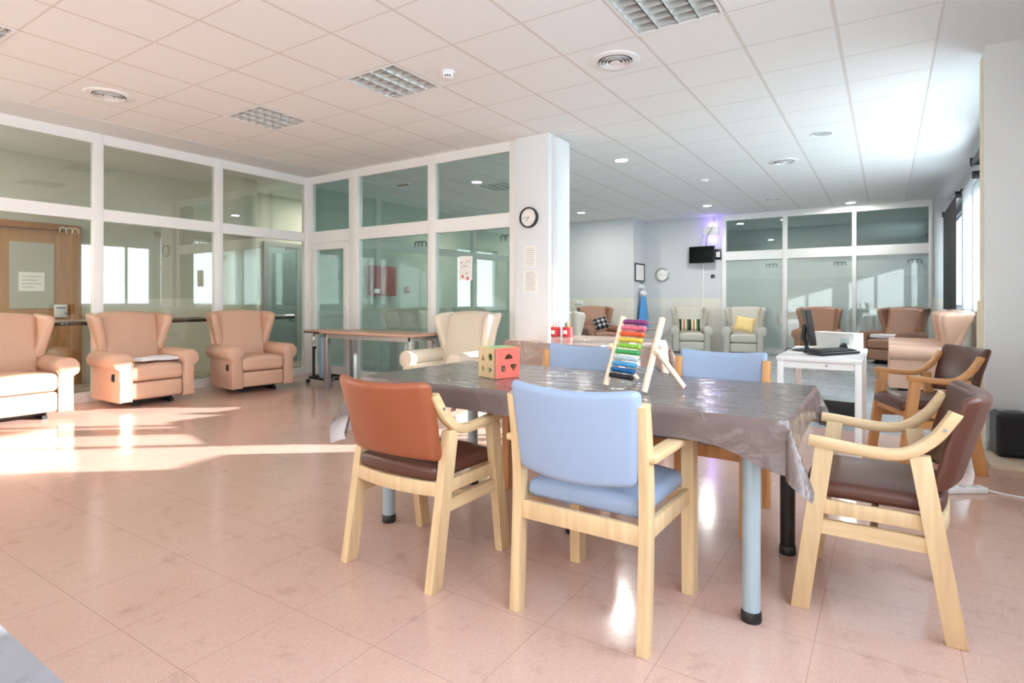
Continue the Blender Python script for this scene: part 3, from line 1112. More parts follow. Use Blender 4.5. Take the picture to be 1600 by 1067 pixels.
# ------------------------------------------------------------------ recliners
def recliner(m, label, loc, rz, lever=True, group='wing back recliners', name='recliner'):
    """front faces local -Y"""
    t = thing(name, label, 'armchair', loc, rz, group)
    lean = lambda z: max(0, (z - .40)) * .36
    # body between the arms
    MB().rbox(-.29, .29, -.30, .26, .07, .34, .03).build('body', m, t)
    # seat cushion and front flap
    MB().rbox(-.262, .262, -.405, .16, .265, .425, .05,
              lambda x, y, z: (x, y, z + (.025 * (1 - (x / .27) ** 2) if z > .34 else 0))).build('seat_cushion', m, t)
    MB().rbox(-.258, .258, -.39, -.30, .075, .258, .03,
              lambda x, y, z: (x, y - (.018 * (1 - (x / .27) ** 2) if y < -.34 else 0), z)).build('footrest', m, t)
    # arms
    for s in (-1, 1):
        out = [(s * .262, .06), (s * .262, .44)]
        cxa, cza, r = s * .338, .482, .092
        a0 = math.atan2(.44 - cza, (s * .262 - cxa))
        n = 16
        st, en = (R(205), R(-35)) if s > 0 else (R(-25), R(215))
        for i in range(n + 1):
            a = st + (en - st) * i / n
            out.append((cxa + r * math.cos(a), cza + r * math.sin(a)))
        out += [(s * .375, .40), (s * .375, .06)]
        ar = MB().prism(out, 'y', -.40, .27, .022).build('arm', m, t)
        MB().tube([(p[0] * .985, -.392, .06 + (p[1] - .06) * .985) for p in out], .0055, 6).build('piping', m, ar)
    # back cushion
    def fb(x, y, z):
        y2 = y + lean(z)
        if y < .2:
            y2 -= .02 * (1 - (x / .3) ** 2)
        w = 1 + .20 * max(0, z - .4) / .6
        return (x * w, y2, z - (.03 * (x / .29) ** 2 if z > .8 else 0))
    MB().rbox(-.265, .265, .10, .24, .36, 1.0, .05, fb, 8).build('backrest', m, t)
    # outer shell of the back
    MB().rbox(-.36, .36, .17, .25, .08, .955, .035, lambda x, y, z: (x, y + lean(z) * (.9), z)).build('back_shell', m, t)
    # wings
    for s in (-1, 1):
        def fw(x, y, z, s=s):
            k = min(1, max(0, (z - .49) / .44))
            f = .30 + .72 * k                       # how far the wing reaches forward: widest at the top
            yb = .24
            y2 = yb + (y - yb) * f
            fl = (yb - y) / .31
            return (x + s * (-.035 + .068 * k + .035 * fl * k), y2 + lean(z), z - .025 * fl * k)
        xa, xb = (.255, .345) if s > 0 else (-.345, -.255)
        wg = MB().rbox(xa, xb, -.07, .24, .47, .99, .042, fw, 8).build('wing', m, t)
    # mechanism
    b = MB()
    b.box(-.22, .22, -.22, -.18, .03, .07)
    b.box(-.22, .22, .14, .18, .03, .07)
    b.box(-.20, -.16, -.3, .28, 0.0, .035)
    b.box(.16, .20, -.3, .28, 0.0, .035)
    b.build('base_frame', M['black'], t)
    if lever:
        lv = MB().rbox(-.385, -.373, -.29, -.235, .275, .355, .02).build('recline_lever', M['black'], t)
        MB().rbox(-.393, -.385, -.275, -.25, .29, .34, .008).build('grip', M['black'], lv)
    return t


W_ = PI / 2     # faces +x
r1 = recliner(M['tan'], 'tan wing recliner cut by the left edge of the photo, its front in sunlight', (-6.99, 1.93, 0), W_, group='tan recliners along the left glazing')
r2 = dup(r1, 'tan wing recliner with a folded white towel on its seat', (-7.02, 3.08, 0), W_)
r3 = dup(r1, 'tan wing recliner nearest the glazed corner, behind the long narrow desk', (-6.86, 4.27, 0), W_ - R(8))
recliner(M['cream'], 'cream wing armchair beside the white column, behind the large table', (-4.08, 4.95, 0), R(0), lever=False, group='cream armchairs')
recliner(M['greige'], 'cream armchair standing behind the green glazing, seen from its back', (-5.95, 6.45, 0), PI, lever=False, group='cream armchairs behind the green glazing')
recliner(M['greige'], 'cream armchair just behind the white column, only its wing showing', (-3.72, 6.75, 0), PI + R(12), lever=False, group='cream armchairs behind the green glazing')
recliner(M['tan_dark'], 'brown wing armchair with a plaid cushion beside the white column', (-5.35, 11.55, 0), R(48), lever=False, group='brown armchairs of the far room')
g1 = recliner(M['greige'], 'greige recliner with a striped cushion under the wall television', (-3.58, 12.38, 0), R(20), lever=False, group='greige recliners of the far room')
g2 = dup(g1, 'greige recliner with a yellow cushion in front of the far glazing', (-2.48, 12.45, 0), R(8))
d1 = recliner(M['tan_dark'], 'brown wing armchair behind the computer monitor, towel on its seat', (-1.12, 12.42, 0), 0, lever=False, group='brown armchairs of the far room')
d2 = dup(d1, 'brown wing armchair in the far right corner with papers on it', (.12, 12.15, 0), R(-32))
l1 = recliner(M['tan'], 'tan recliner nearest along the right windows, bright in daylight', (.42, 8.66, 0), -PI / 2, lever=False, group='tan recliners along the right windows')
l2 = dup(l1, 'tan recliner along the right windows, second from the jamb', (.42, 9.75, 0), -PI / 2)

# towels, cushions, papers on seats
def folded(label, loc, rz, sx, sy, h):
    b = MB()
    for k in range(3):
        b.rbox(-sx / 2 + .006 * k, sx / 2 - .004 * k, -sy / 2, sy / 2 - .005 * k, k * h / 3 + .0005, (k + 1) * h / 3, h / 7,
               lambda x, y, z: (x, y, z + .006 * math.sin(x * 14) * math.sin(y * 17) + .006))
    o = b.build('folded_towel', M['whitecloth'])
    o.location = loc
    o.rotation_euler = (0, 0, rz)
    return tag(o, label, 'towel', 'folded white towels on seats')


folded('folded white towel on the tan recliner second from the left', (-6.80, 3.11, .464), W_ + R(5), .40, .27, .03)
folded('folded white towel on the brown armchair behind the monitor', (-1.12, 12.22, .4535), 0, .44, .34, .07)
folded('white towel on the brown armchair in the far right corner', (.03, 12.02, .4535), R(-30), .46, .36, .06)


def cushion(name, m, label, loc, rot, sx, sy, th):
    b = MB()
    N = 12
    g = {}
    for sg in (1, -1):
        for i in range(N + 1):
            for j in range(N + 1):
                u, v = 2 * i / N - 1, 2 * j / N - 1
                e = (1 - u ** 4) * (1 - v ** 4)
                pin = 1 - .06 * (1 - abs(u) ** 2) * 0 - .05 * (1 - v * v) * abs(u) ** 3 - .05 * (1 - u * u) * abs(v) ** 3
                if abs(u) == 1 or abs(v) == 1:
                    key = (i, j)
                else:
                    key = (i, j, sg)
                if key not in g:
                    g[key] = b.bm.verts.new((u * sx / 2 * pin, sg * th / 2 * e ** .5 if len(key) == 3 else 0, v * sy / 2 * pin))
        for i in range(N):
            for j in range(N):
                q = []
                for a, c in ((i, j), (i + 1, j), (i + 1, j + 1), (i, j + 1)):
                    edge = a in (0, N) or c in (0, N)
                    q.append(g[(a, c)] if edge else g[(a, c, sg)])
                b.bm.faces.new(q if sg < 0 else q[::-1])
    o = b.build(name, m, ang=80)
    o.location = loc
    o.rotation_euler = rot
    return tag(o, label, 'cushion')


cushion('cushion', M['stripes'], 'striped green and orange cushion on a greige recliner', (-3.55, 12.22, .60), (R(-22), 0, R(20)), .44, .27, .12)
cushion('cushion', M['yellow'], 'pale yellow cushion leaning on a greige recliner', (-2.44, 12.24, .635), (R(-22), R(10), R(8)), .38, .32, .13)
cushion('cushion', M['plaid'], 'black and white plaid cushion on the brown armchair by the column', (-5.27, 11.46, .62), (R(-25), R(-14), R(40)), .32, .28, .12)


# ------------------------------------------------------------------ wooden chairs (front faces local +Y)
def rsec(w, h, r=.006):
    o_ = []
    for cx_, cy_, a0 in ((w / 2 - r, h / 2 - r, 0), (-w / 2 + r, h / 2 - r, 90), (-w / 2 + r, -h / 2 + r, 180), (w / 2 - r, -h / 2 + r, 270)):
        for k in range(3):
            a = R(a0 + 45 * k)
            o_.append((cx_ + r * math.cos(a), cy_ + r * math.sin(a)))
    return o_


def smooth(pts, n=6):
    P_ = [Vector(p) for p in pts]
    out = []
    for i in range(len(P_) - 1):
        p0, p1, p2, p3 = P_[max(0, i - 1)], P_[i], P_[i + 1], P_[min(len(P_) - 1, i + 2)]
        for k in range(n):
            t = k / n
            out.append(.5 * ((2 * p1) + (p2 - p0) * t + (2 * p0 - 5 * p1 + 4 * p2 - p3) * t * t + (3 * p1 - p0 - 3 * p2 + p3) * t ** 3))
    out.append(P_[-1])
    return out


def leg(x, y0, y1, z1, wx, wy, m, t):
    out = [(y0 - wy / 2, 0), (y0 + wy / 2, 0), (y1 + wy / 2, z1), (y1 - wy / 2, z1)]
    return MB().prism(out, 'x', x - wx / 2, x + wx / 2, .004).build('leg', m, t)


def curved_chair(label, loc, rz, mw, mwy, mseat, mback, torn=False, group='curved arm wooden chairs', name='wooden_armchair'):
    t = thing(name, label, 'chair', loc, rz, group)
    for s in (-1, 1):
        leg(s * .243, .232, .152, .600, .038, .060, mw, t)
        leg(s * .243, -.228, -.128, .605, .038, .060, mw, t)
        ar = smooth([(s * .247, .203, .614), (s * .247, .15, .610), (s * .247, .0, .596), (s * .247, -.09, .606), (s * .246, -.165, .662), (s * .242, -.215, .735), (s * .24, -.225, .755)])
        a = MB().sweep(ar, rsec(.046, .038, .012), (0, .3, 1)).build('armrest', mwy, t)
        MB().cyl((s * .272, -.195, .70), (s * .266, -.195, .70), .006, n=10).build('screw', M['steel'], a)
        b = MB()
        b.prism([(.205, .285), (.195, .335), (-.165, .335), (-.175, .285)], 'x', s * .243 - .012, s * .243 + .012)
        b.build('stretcher', mwy, t)
    b = MB()
    for s in (-1, 1):
        b.box(s * .236 - .011, s * .236 + .011, -.19, .205, .355, .405, bev=.003)
    b.box(-.225, .225, .185, .205, .35, .405, bev=.003)
    cv = [(x_ / 10 * .225, -.185 - .03 * (1 - (x_ / 10) ** 2), .378) for x_ in range(-10, 11)]
    b.sweep(cv, rsec(.02, .056, .003))
    b.build('seat_frame', mw, t)
    b = MB()
    b.box(-.235, .235, -.01, .015, .30, .325, bev=.003)
    b.build('cross_rail', mwy, t)

    def fs(x, y, z):
        return (x, y - (.03 * (1 - (x / .23) ** 2) if y < -.1 else 0), z + (.018 * (1 - (x / .24) ** 2) if z > .43 else 0) - (.02 * max(0, (y - .14) / .08) ** 2))
    se = MB().rbox(-.222, .222, -.19, .228, .405, .46, .024, fs, 8).build('seat', mseat, t)
    if torn:
        pts = [(-.13, .006), (-.05, .004), (-.02, -.008), (.01, .0), (.05, -.012), (.09, -.004), (.11, .012), (0, .018)]
        MB().prism([(p[0] - .06, .412 + p[1]) for p in pts], 'x', .2195, .2235).build('torn_patch', M['black_soft'], se)

    def fbk(x, y, z):
        return (x * (1 + .06 * (z - .46) / .33), y - .30 * (z - .46) - .065 * (1 - (x / .24) ** 2), z + .012 * (x / .24) ** 2 * (1 if z > .6 else -1))
    MB().rbox(-.236, .236, -.185, -.13, .495, .80, .026, fbk, 8).build('backrest', mback, t)
    return t


c1 = curved_chair('russet chair at the near left of the table, seen from behind', (-1.71, 1.90, 0), R(-1), M['beech'], M['beech_y'], M['choc'], M['rust'])
curved_chair('brown chair with torn seat edge at the right end of the table', (-.035, 2.56, 0), PI / 2, M['beech'], M['beech_y'], M['choc'], M['choc'], torn=True)
curved_chair('honey wood chair with brown seat standing by the wall jamb behind the others', (.21, 4.80, 0), PI / 2 + R(22), M['honey'], M['honey_y'], M['choc'], M['choc'])


def straight_chair(label, loc, rz, mw, mwy, group='pale blue wooden chairs', name='blue_armchair'):
    t = thing(name, label, 'chair', loc, rz, group)
    for s in (-1, 1):
        leg(s * .243, .235, .225, .61, .046, .058, mw, t)
        pp = smooth([(s * .243, -.235, 0), (s * .243, -.215, .4), (s * .243, -.222, .6), (s * .243, -.25, .79)], 5)
        MB().sweep(pp, rsec(.040, .05, .006), (0, 1, 0)).build('leg', mw, t)
        MB().box(s * .258 - .03, s * .258 + .03, -.245, .262, .608, .635, bev=.009, seg=3).build('armrest', mwy, t)
    b = MB()
    for s in (-1, 1):
        b.box(s * .24 - .011, s * .24 + .011, -.2, .21, .345, .405, bev=.003)
    b.box(-.23, .23, .205, .228, .345, .405, bev=.003)
    b.box(-.225, .225, -.235, -.213, .335, .40, bev=.003)
    b.build('seat_frame', mw, t)

    def fs(x, y, z):
        return (x, y, z + (.022 * (1 - (x / .24) ** 2) if z > .43 else 0))
    MB().rbox(-.224, .224, -.205, .225, .405, .462, .026, fs, 8).build('seat', M['blue'], t)

    def fbk(x, y, z):
        return (x * (1 + .10 * (z - .53) / .3), y - .12 * (z - .5) - .03 * (1 - (x / .22) ** 2), z - (.018 * (1 - (x / .22) ** 2) if z > .7 else .02 * (1 - (x / .22) ** 2)))
    MB().rbox(-.222, .222, -.25, -.20, .525, .84, .024, fbk, 8).build('backrest', M['blue'], t)
    return t


b1 = straight_chair('pale blue chair nearest the camera, its back towards us', (-.885, 1.97, 0), R(-1), M['beech'], M['beech_y'])
b2 = straight_chair('pale blue chair behind the table, partly hidden by the abacus', (-1.67, 3.07, 0), PI, M['honey'], M['honey_y'])
b3 = dup(b2, 'pale blue chair behind the table near the white desk', (-.80, 3.1, 0), PI + R(-2))


# ------------------------------------------------------------------ tables
def drape(x0, x1, y0, y1, z, o, nx=40, ny=24, flare=.16, wav=.008, seed=0, grow=.75, oxl=None, oxr=None):
    """oilcloth lying on a top and hanging o over each edge, corners falling in a fold"""
    b = MB()
    rnd = random.Random(seed)
    ph = [rnd.random() * 6 for _ in range(6)]
    def params(a, c, n, oa, oc):
        r = [a - oa + oa * i / 8 for i in range(8)]
        r += [a + (c - a) * i / n for i in range(n + 1)]
        r += [c + oc * (i + 1) / 8 for i in range(8)]
        return r
    us, vs = params(x0, x1, nx, oxl or o, oxr or o), params(y0, y1, ny, o, o)
    gr = []
    for u in us:
        row = []
        for v in vs:
            du = x0 - u if u < x0 else (u - x1 if u > x1 else 0)
            dv = y0 - v if v < y0 else (v - y1 if v > y1 else 0)
            su = -1 if u < x0 else 1
            sv = -1 if v < y0 else 1
            cu, cv_ = min(max(u, x0), x1), min(max(v, y0), y1)
            if du == 0 and dv == 0:
                p = (u, v, z + .0015 * math.sin(u * 9 + ph[0]) * math.sin(v * 11 + ph[1]))
            elif dv == 0:
                e_ = min(abs(v - y0), abs(v - y1))
                du *= 1 + grow * math.exp(-(e_ / .16) ** 2)
                w = wav * math.sin(v * 13 + ph[2]) * du / o * (.2 if oxr and u > x1 else 1)
                fl_ = flare * .5 + (.22 if oxl and u < x0 else 0)
                p = (cu + su * (.006 + du * fl_ + w), v, z - du * (.985 - .1 * (fl_ > .2)))
            elif du == 0:
                e_ = min(abs(u - x0), abs(u - x1))
                dv *= 1 + grow * math.exp(-(e_ / .16) ** 2)
                w = wav * math.sin(u * 11 + ph[3]) * dv / o
                p = (u, cv_ + sv * (.006 + dv * flare * .5 + w), z - dv * .985)
            else:
                d_ = math.hypot(du, dv) * (1 + grow)
                a = math.atan2(dv, du)
                k = math.sin(2 * a) ** 2
                out = .006 + d_ * (flare * .5 + .34 * k + (.2 * math.cos(a) ** 2 if oxl and u < x0 else 0))
                # fold squeezed together, leaning out along the corner's diagonal
                a2 = a + .30 * math.sin(4 * a) * -1
                p = (cu + su * out * math.cos(a2), cv_ + sv * out * math.sin(a2), z - d_ * (.985 - .06 * k))
            row.append(b.bm.verts.new(p))
        gr.append(row)
    for i in range(len(us) - 1):
        for j in range(len(vs) - 1):
            b.bm.faces.new((gr[i][j], gr[i + 1][j], gr[i + 1][j + 1], gr[i][j + 1]))
    return b


def tube_table(label, x0, x1, y0, y1, legs, zt=.735):
    t = thing('dining_table', label, 'table', ((x0 + x1) / 2, (y0 + y1) / 2, 0))
    hx, hy = (x1 - x0) / 2, (y1 - y0) / 2
    MB().box(-hx, hx, -hy, hy, zt - .028, zt, bev=.004).build('tabletop', M['laminate'], t)
    b = MB()
    for y in (-hy + .07, hy - .09):
        b.box(-hx + .1, hx - .1, y, y + .02, zt - .075, zt - .03)
    for x in (-hx + .08, hx - .10):
        b.box(x, x + .02, -hy + .09, hy - .09, zt - .075, zt - .03)
    b.build('apron_frame', M['steel'], t)
    for lx, ly, m in legs:
        x, y = lx - (x0 + x1) / 2, ly - (y0 + y1) / 2
        lg = MB().cyl((x, y, .03), (x, y, zt - .03), .031, n=24).build('leg', m, t)
        MB().lathe([(.034, 0), (.036, .008), (.034, .035), (.032, .038)], (x, y, 0), 24).build('foot', M['black'], lg)
    return t


TX0, TX1, TY0, TY1, TZ = -2.23, -.272, 1.985, 2.86, .735
tube_table('large rectangular table on tube legs in the foreground', TX0, TX1, TY0, TY1,
           [(-.40, 2.12, M['legblue']), (-2.13, 2.08, M['legblue']), (-2.14, 2.79, M['legblue']), (-.37, 2.77, M['black']), (-1.28, 2.46, M['legblue'])])
o = drape(TX0 - .006, TX1 + .006, TY0 - .006, TY1 + .006, TZ + .004, .098, 50, 26, seed=3, oxl=.19, oxr=.10).build('tablecloth', M['oilcloth'], ang=60, recalc=False)
tag(o, 'glossy taupe oilcloth covering the large foreground table', 'tablecloth')

tube_table('table at the lower left corner of the photo under a pale grey oilcloth', -2.6, -.5, -.62, .228, [(-2.5, -.5, M['legblue']), (-.66, -.5, M['legblue']), (-2.5, .08, M['legblue']), (-.66, .08, M['legblue'])])
o = drape(-2.606, -.494, -.626, .234, TZ + .004, .1, 40, 20, seed=5).build('tablecloth', M['oilcloth_grey'], ang=60, recalc=False)
tag(o, 'pale grey oilcloth of which only an edge shows at the lower left corner', 'tablecloth')

# table by the column
BT = thing('side_table', 'oilcloth covered table in front of the white column', 'table', (-2.46, 5.0, 0), R(-12))
MB().box(-.56, .56, -.55, .55, .70, .735, bev=.004).build('tabletop', M['laminate'], BT)
for sx in (-1, 1):
    for sy in (-1, 1):
        MB().cyl((sx * .5, sy * .48, 0), (sx * .5, sy * .48, .70), .028, n=16).build('leg', M['legblue'], BT)
o = drape(-.566, .566, -.556, .556, .739, .22, 24, 24, seed=9).build('tablecloth', M['oilcloth_pale'], ang=60, recalc=False)
o.location = (-2.46, 5.0, 0)
o.rotation_euler = (0, 0, R(-12))
tag(o, 'brownish oilcloth on the table in front of the white column', 'tablecloth')

# pencil tins
def pencil_tin(label, loc):
    t = thing('pencil_tin', label, 'tin', loc, 0, 'red pencil tins')
    MB().lathe([(.05, 0), (.052, .002), (.052, .10), (.049, .10), (.049, .012), (.01, .01)], n=28).build('tin_body', M['tinred'], t)
    bx('paper_label', M['paper'], -.02, .02, -.0535, -.0505, .028, .066, parent=t)
    rnd = random.Random(label)
    cols = [(60, 130, 70), (220, 120, 60), (40, 60, 120), (230, 200, 80), (60, 50, 44), (200, 80, 110), (236, 226, 210)]
    for k in range(8):
        a = rnd.random() * 6.28
        r = .03 * rnd.random()
        x, y = r * math.cos(a), r * math.sin(a)
        tx, ty = x + .05 * (rnd.random() - .5) + x * .6, y + .05 * (rnd.random() - .5) + y * .6
        h = .125 + .03 * rnd.random()
        b = MB()
        b.cyl((x, y, .014), (tx, ty, h), .0042, n=6)
        b.cyl((tx, ty, h), (tx + (tx - x) * .1, ty + (ty - y) * .1, h + .013), .0042, .0006, n=6)
        b.build('pencil', mat('pencil_paint', cols[k % 7], .4), t)
    return t


pencil_tin('red tin of pencils, the left of two beside the column', (-2.93, 5.24, .743))
pencil_tin('red tin of pencils, the right of two beside the column', (-2.82, 5.30, .743))

# shape sorter cube
t = thing('shape_sorter', 'coral and natural wood shape sorting cube on the table', 'toy', (-1.635, 2.345, TZ + .006), R(70 - 90))
SC = .148
h = SC / 2


def pts_circle(cx_, cy_, r, a0=0, a1=360, n=20):
    return [(cx_ + r * math.cos(R(a0 + (a1 - a0) * i / n)), cy_ + r * math.sin(R(a0 + (a1 - a0) * i / n))) for i in range(n + 1)]


def star(cx_, cy_, r):
    return [(cx_ + (r if k % 2 == 0 else r * .42) * math.cos(R(90 + 36 * k)), cy_ + (r if k % 2 == 0 else r * .42) * math.sin(R(90 + 36 * k))) for k in range(10)]


def plate_with_holes(name, m, parent, w, hh, th, holes, place):
    """flat panel with real cut-outs; place maps (u, v, depth) to local space"""
    b = MB()
    loops = [[(-w, -hh), (w, -hh), (w, hh), (-w, hh)]] + holes
    edges = []
    for lp in loops:
        vs_ = [b.bm.verts.new((p[0], p[1], 0)) for p in lp]
        for i in range(len(vs_)):
            edges.append(b.bm.edges.new((vs_[i], vs_[(i + 1) % len(vs_)])))
    bmesh.ops.triangle_fill(b.bm, use_beauty=True, use_dissolve=False, edges=edges)
    ex = bmesh.ops.extrude_face_region(b.bm, geom=list(b.bm.faces))
    for v in ex['geom']:
        if isinstance(v, bmesh.types.BMVert):
            v.co.z += th
    for v in b.bm.verts:
        v.co = Vector(place(*v.co))
    return b.build(name, m, parent, ang=20)


red_holes = [pts_circle(.008, .018, .024, 0, 180, 12), [(-.038, -.042), (-.010, -.042), (-.014, -.012), (-.038, -.012)], [(.038, -.045), (.058, -.012), (.044, -.007), (.024, -.008), (.014, -.014)]]
plate_with_holes('red_panel', M['red'], t, h, h, .008, red_holes, lambda u, v, d: (h - .008 + d, u, h + v))
wh = [[(-.045, .008), (-.02, .008), (-.033, .045)], pts_circle(.03, .028, .019, 0, 360, 18)[:-1],
      [(-.034, -.052), (-.022, -.034), (-.034, -.016), (-.046, -.034)], star(.028, -.035, .022)]
plate_with_holes('wood_panel', M['beech'], t, h, h, .008, wh, lambda u, v, d: (u, -h + .008 - d, h + v))
bx('green_panel', M['green'], t and -h, -h + .008, -h + .009, h - .009, 0, SC, parent=t)
bx('back_panel', M['beech'], -h + .009, h - .009, h - .008, h, 0, SC, parent=t)
bx('bottom_panel', M['beech'], -h + .009, h - .009, -h + .009, h - .009, 0, .008, parent=t)
bx('top_panel', M['green'], -h + .009, h - .009, -h + .009, h - .009, SC - .008, SC, parent=t)
for u, v in ((-.062, .062), (.062, .062), (-.062, -.062), (.062, -.062)):
    MB().cyl((h, u, h + v), (h + .002, u, h + v), .003, n=10).build('screw', M['chrome'], t)
SS = t
o = bx('toy_block', mat('blue_block', (50, 130, 190), .4), -.018, .018, -.018, .018, 0, .036, bev=.003)
o.location = (-1.615, 2.315, TZ + .0155)
o.rotation_euler = (0, 0, .5)
tag(o, 'small blue block inside the shape sorting cube', 'block')
o = MB().prism([(0, 0), (.04, 0), (.02, .034)], 'y', -.015, .015, .002).build('toy_block', mat('yellow_block', (232, 208, 110), .4))
o.location = (-1.63, 2.375, TZ + .0155)
o.rotation_euler = (0, 0, -.4)
tag(o, 'small yellow wedge inside the shape sorting cube', 'block')

# abacus --------------------------------------------------------------
fx, fy = (-1.05, 2.325), (-.835, 2.225)
wv = Vector((fy[0] - fx[0], fy[1] - fx[1], 0))
AW = wv.length
t = thing('abacus', 'wooden counting frame with ten rows of coloured beads on the table', 'abacus', ((fx[0] + fy[0]) / 2, (fx[1] + fy[1]) / 2, TZ + .007), math.atan2(wv.y, wv.x))
LEAN = math.tan(R(20))
PH = .305
ax = lambda z: LEAN * z
for s in (-1, 1):
    MB().sweep([(s * AW / 2, 0.005, 0.005), (s * AW / 2, ax(PH), PH)], rsec(.022, .024, .008), (0, 1, 0)).build('post', M['birch'], t)
    pz = .165
    fo = .155
    MB().sweep([(s * (AW / 2 + .02), ax(pz) - .012, pz + .016), (s * (AW / 2 + .02), ax(pz) + fo, 0.013)], rsec(.018, .024, .008), (0, 1, 0)).build('prop_leg', M['birch'], t)
    MB().cyl((s * (AW / 2 - .004), ax(pz), pz), (s * (AW / 2 + .036), ax(pz), pz), .011, n=14).build('pivot', M['birch'], t)
MB().cyl((-AW / 2 - .02, ax(.165) + .09, .068), (AW / 2 + .02, ax(.165) + .09, .068), .003, n=8).build('tie_rod', M['chrome'], t)
BC = [(128, 56, 112), (226, 116, 138), (228, 98, 58), (226, 194, 82), (144, 196, 72), (64, 164, 92), (192, 206, 210), (80, 164, 212), (20, 96, 156), (30, 32, 38)]
for k in range(10):
    z = PH - .022 - k * .0258
    y = ax(z)
    rod = MB().cyl((-AW / 2, y, z), (AW / 2, y, z), .0022, n=8).build('rod', M['chrome'], t)
    mb = mat('bead_paint', BC[k], .3)
    me = None
    for j in range(10):
        x = -AW / 2 + .022 + j * .0142
        if me is None:
            bo = MB().lathe([(.003, -.0068), (.0085, -.0062), (.0118, -.002), (.0118, .002), (.0085, .0062), (.003, .0068)], n=14).build('bead', mb, rod)
            me = bo.data
        else:
            bo = bpy.data.objects.new('bead', me)
            COL.objects.link(bo)
            bo.parent = rod
        bo.location = (x, y, z)
        bo.rotation_euler = (0, PI / 2, 0)

# ------------------------------------------------------------------ desk, overbed table
t = thing('long_desk', 'long narrow tan desk on grey metal legs against the glazed wall', 'desk', (-5.28, 5.0, 0))
MB().box(-.80, .80, -.28, .28, .705, .735, bev=.004).build('desktop', M['laminate'], t)
b = MB()
b.box(-.74, .74, .17, .20, .64, .70)
b.box(-.74, -.71, -.24, .17, .655, .695)
b.box(.71, .74, -.24, .24, .655, .695)
b.box(-.74, .74, -.235, -.205, .645, .700)
b.build('frame', M['steel'], t)
for sx in (-1, 1):
    for sy in (-1, 1):
        MB().box(sx * .72 - .035, sx * .72 + .035, sy * .21 - .03, sy * .21 + .03, 0, .70, bev=.004).build('leg', M['steel'], t)

t = thing('overbed_table', 'overbed table with black tube frame on castors beside the long desk', 'table', (-6.32, 5.13, 0))
MB().box(-.36, .20, -.20, .22, .70, .724, bev=.008).build('tabletop', M['laminate'], t)
b = MB()
b.box(-.36, .20, -.20, .22, .685, .699, bev=.004)
b.build('edge_underside', M['black'], t)
for y, x in ((-.12, -.24), (-.17, .08)):
    p = MB().tube(smooth([(x + .12, y, .672), (x + .04, y, .675), (x, y, .63), (x, y, .45)]), .012).build('upper_tube', M['chrome'], t)
    MB().cyl((x, y, .08), (x, y, .50), .017).build('lower_tube', M['dark'], t)
    MB().ball((x + .03, y, .48), .018).build('clamp_knob', M['black'], t)
b = MB()
b.tube([(-.30, -.14, .075), (.14, -.19, .075), (.16, .16, .075), (-.26, .19, .075), (-.30, -.14, .075)], .017)
b.build('base_frame', M['dark'], t)
for x, y in ((-.32, -.15), (.15, -.20), (.17, .18), (-.28, .2)):
    b = MB()
    b.cyl((x - .012, y, .028), (x + .012, y, .028), .028, n=18)
    b.build('castor', M['black'], t)
t = thing('blue_tube', 'tall grey blue cylinder standing on the overbed table base', 'tube', (-6.40, 5.06, .092))
MB().lathe([(.066, 0), (.072, .01), (.072, .52), (.06, .545), (.02, .55)], n=28).build('sleeve', M['tubeblue'], t)
MB().tube([(-.03, 0, .548), (-.02, 0, .575), (.02, 0, .575), (.03, 0, .548)], .006).build('carry_loop', M['steel'], t)

# ------------------------------------------------------------------ white desk with computer
t = thing('white_desk', 'small white desk carrying the computer, behind the right end of the table', 'desk', (-.39, 4.83, 0))
MB().box(-.26, .26, -.51, .52, .705, .735, bev=.003).build('desktop', M['white'], t)
b = MB()
for s in (-1, 1):
    b.box(s * .23 - .012, s * .23 + .012, -.46, .47, .655, .704)
    b.box(-.218, .218, s * .475 - .012, s * .475 + .012, .655, .704)
b.build('frame', M['white'], t)
for sx in (-1, 1):
    for sy in (-1, 1):
        MB().box(sx * .235 - .02, sx * .235 + .02, sy * .485 - .02, sy * .485 + .02, 0, .704, bev=.003).build('leg', M['white'], t)
MB().cyl((0.05, -.488, .68), (0.05, -.492, .68), .008, n=10).build('screw', M['steel'], t)

t = thing('monitor', 'black flat computer monitor on the white desk, seen almost edge on', 'monitor', (-.49, 4.86, .736), R(100))
MB().rbox(-.21, .21, -.022, .02, .055, .315, .008, lambda x, y, z: (x, y + .14 * (z - .09), z)).build('screen_case', M['black'], t)
b = MB()
b.loft([[Vector((x, -.0235 + .14 * (z - .09), z)) for x, z in ((-.195, .07), (.195, .07), (.195, .30), (-.195, .30))], [Vector((x, -.0215 + .14 * (z - .09), z)) for x, z in ((-.195, .07), (.195, .07), (.195, .30), (-.195, .30))]])
b.build('display', M['screen'], t)
b = MB()
b.sweep([(0, .02, .02), (0, .05, .10), (0, .04, .20)], rsec(.07, .03, .008), (0, 1, 0))
b.build('stand_neck', M['black'], t)
MB().lathe([(.115, 0), (.115, .008), (.06, .018), (.02, .02)], (0, .01, 0), 32).build('stand_foot', M['black'], t)

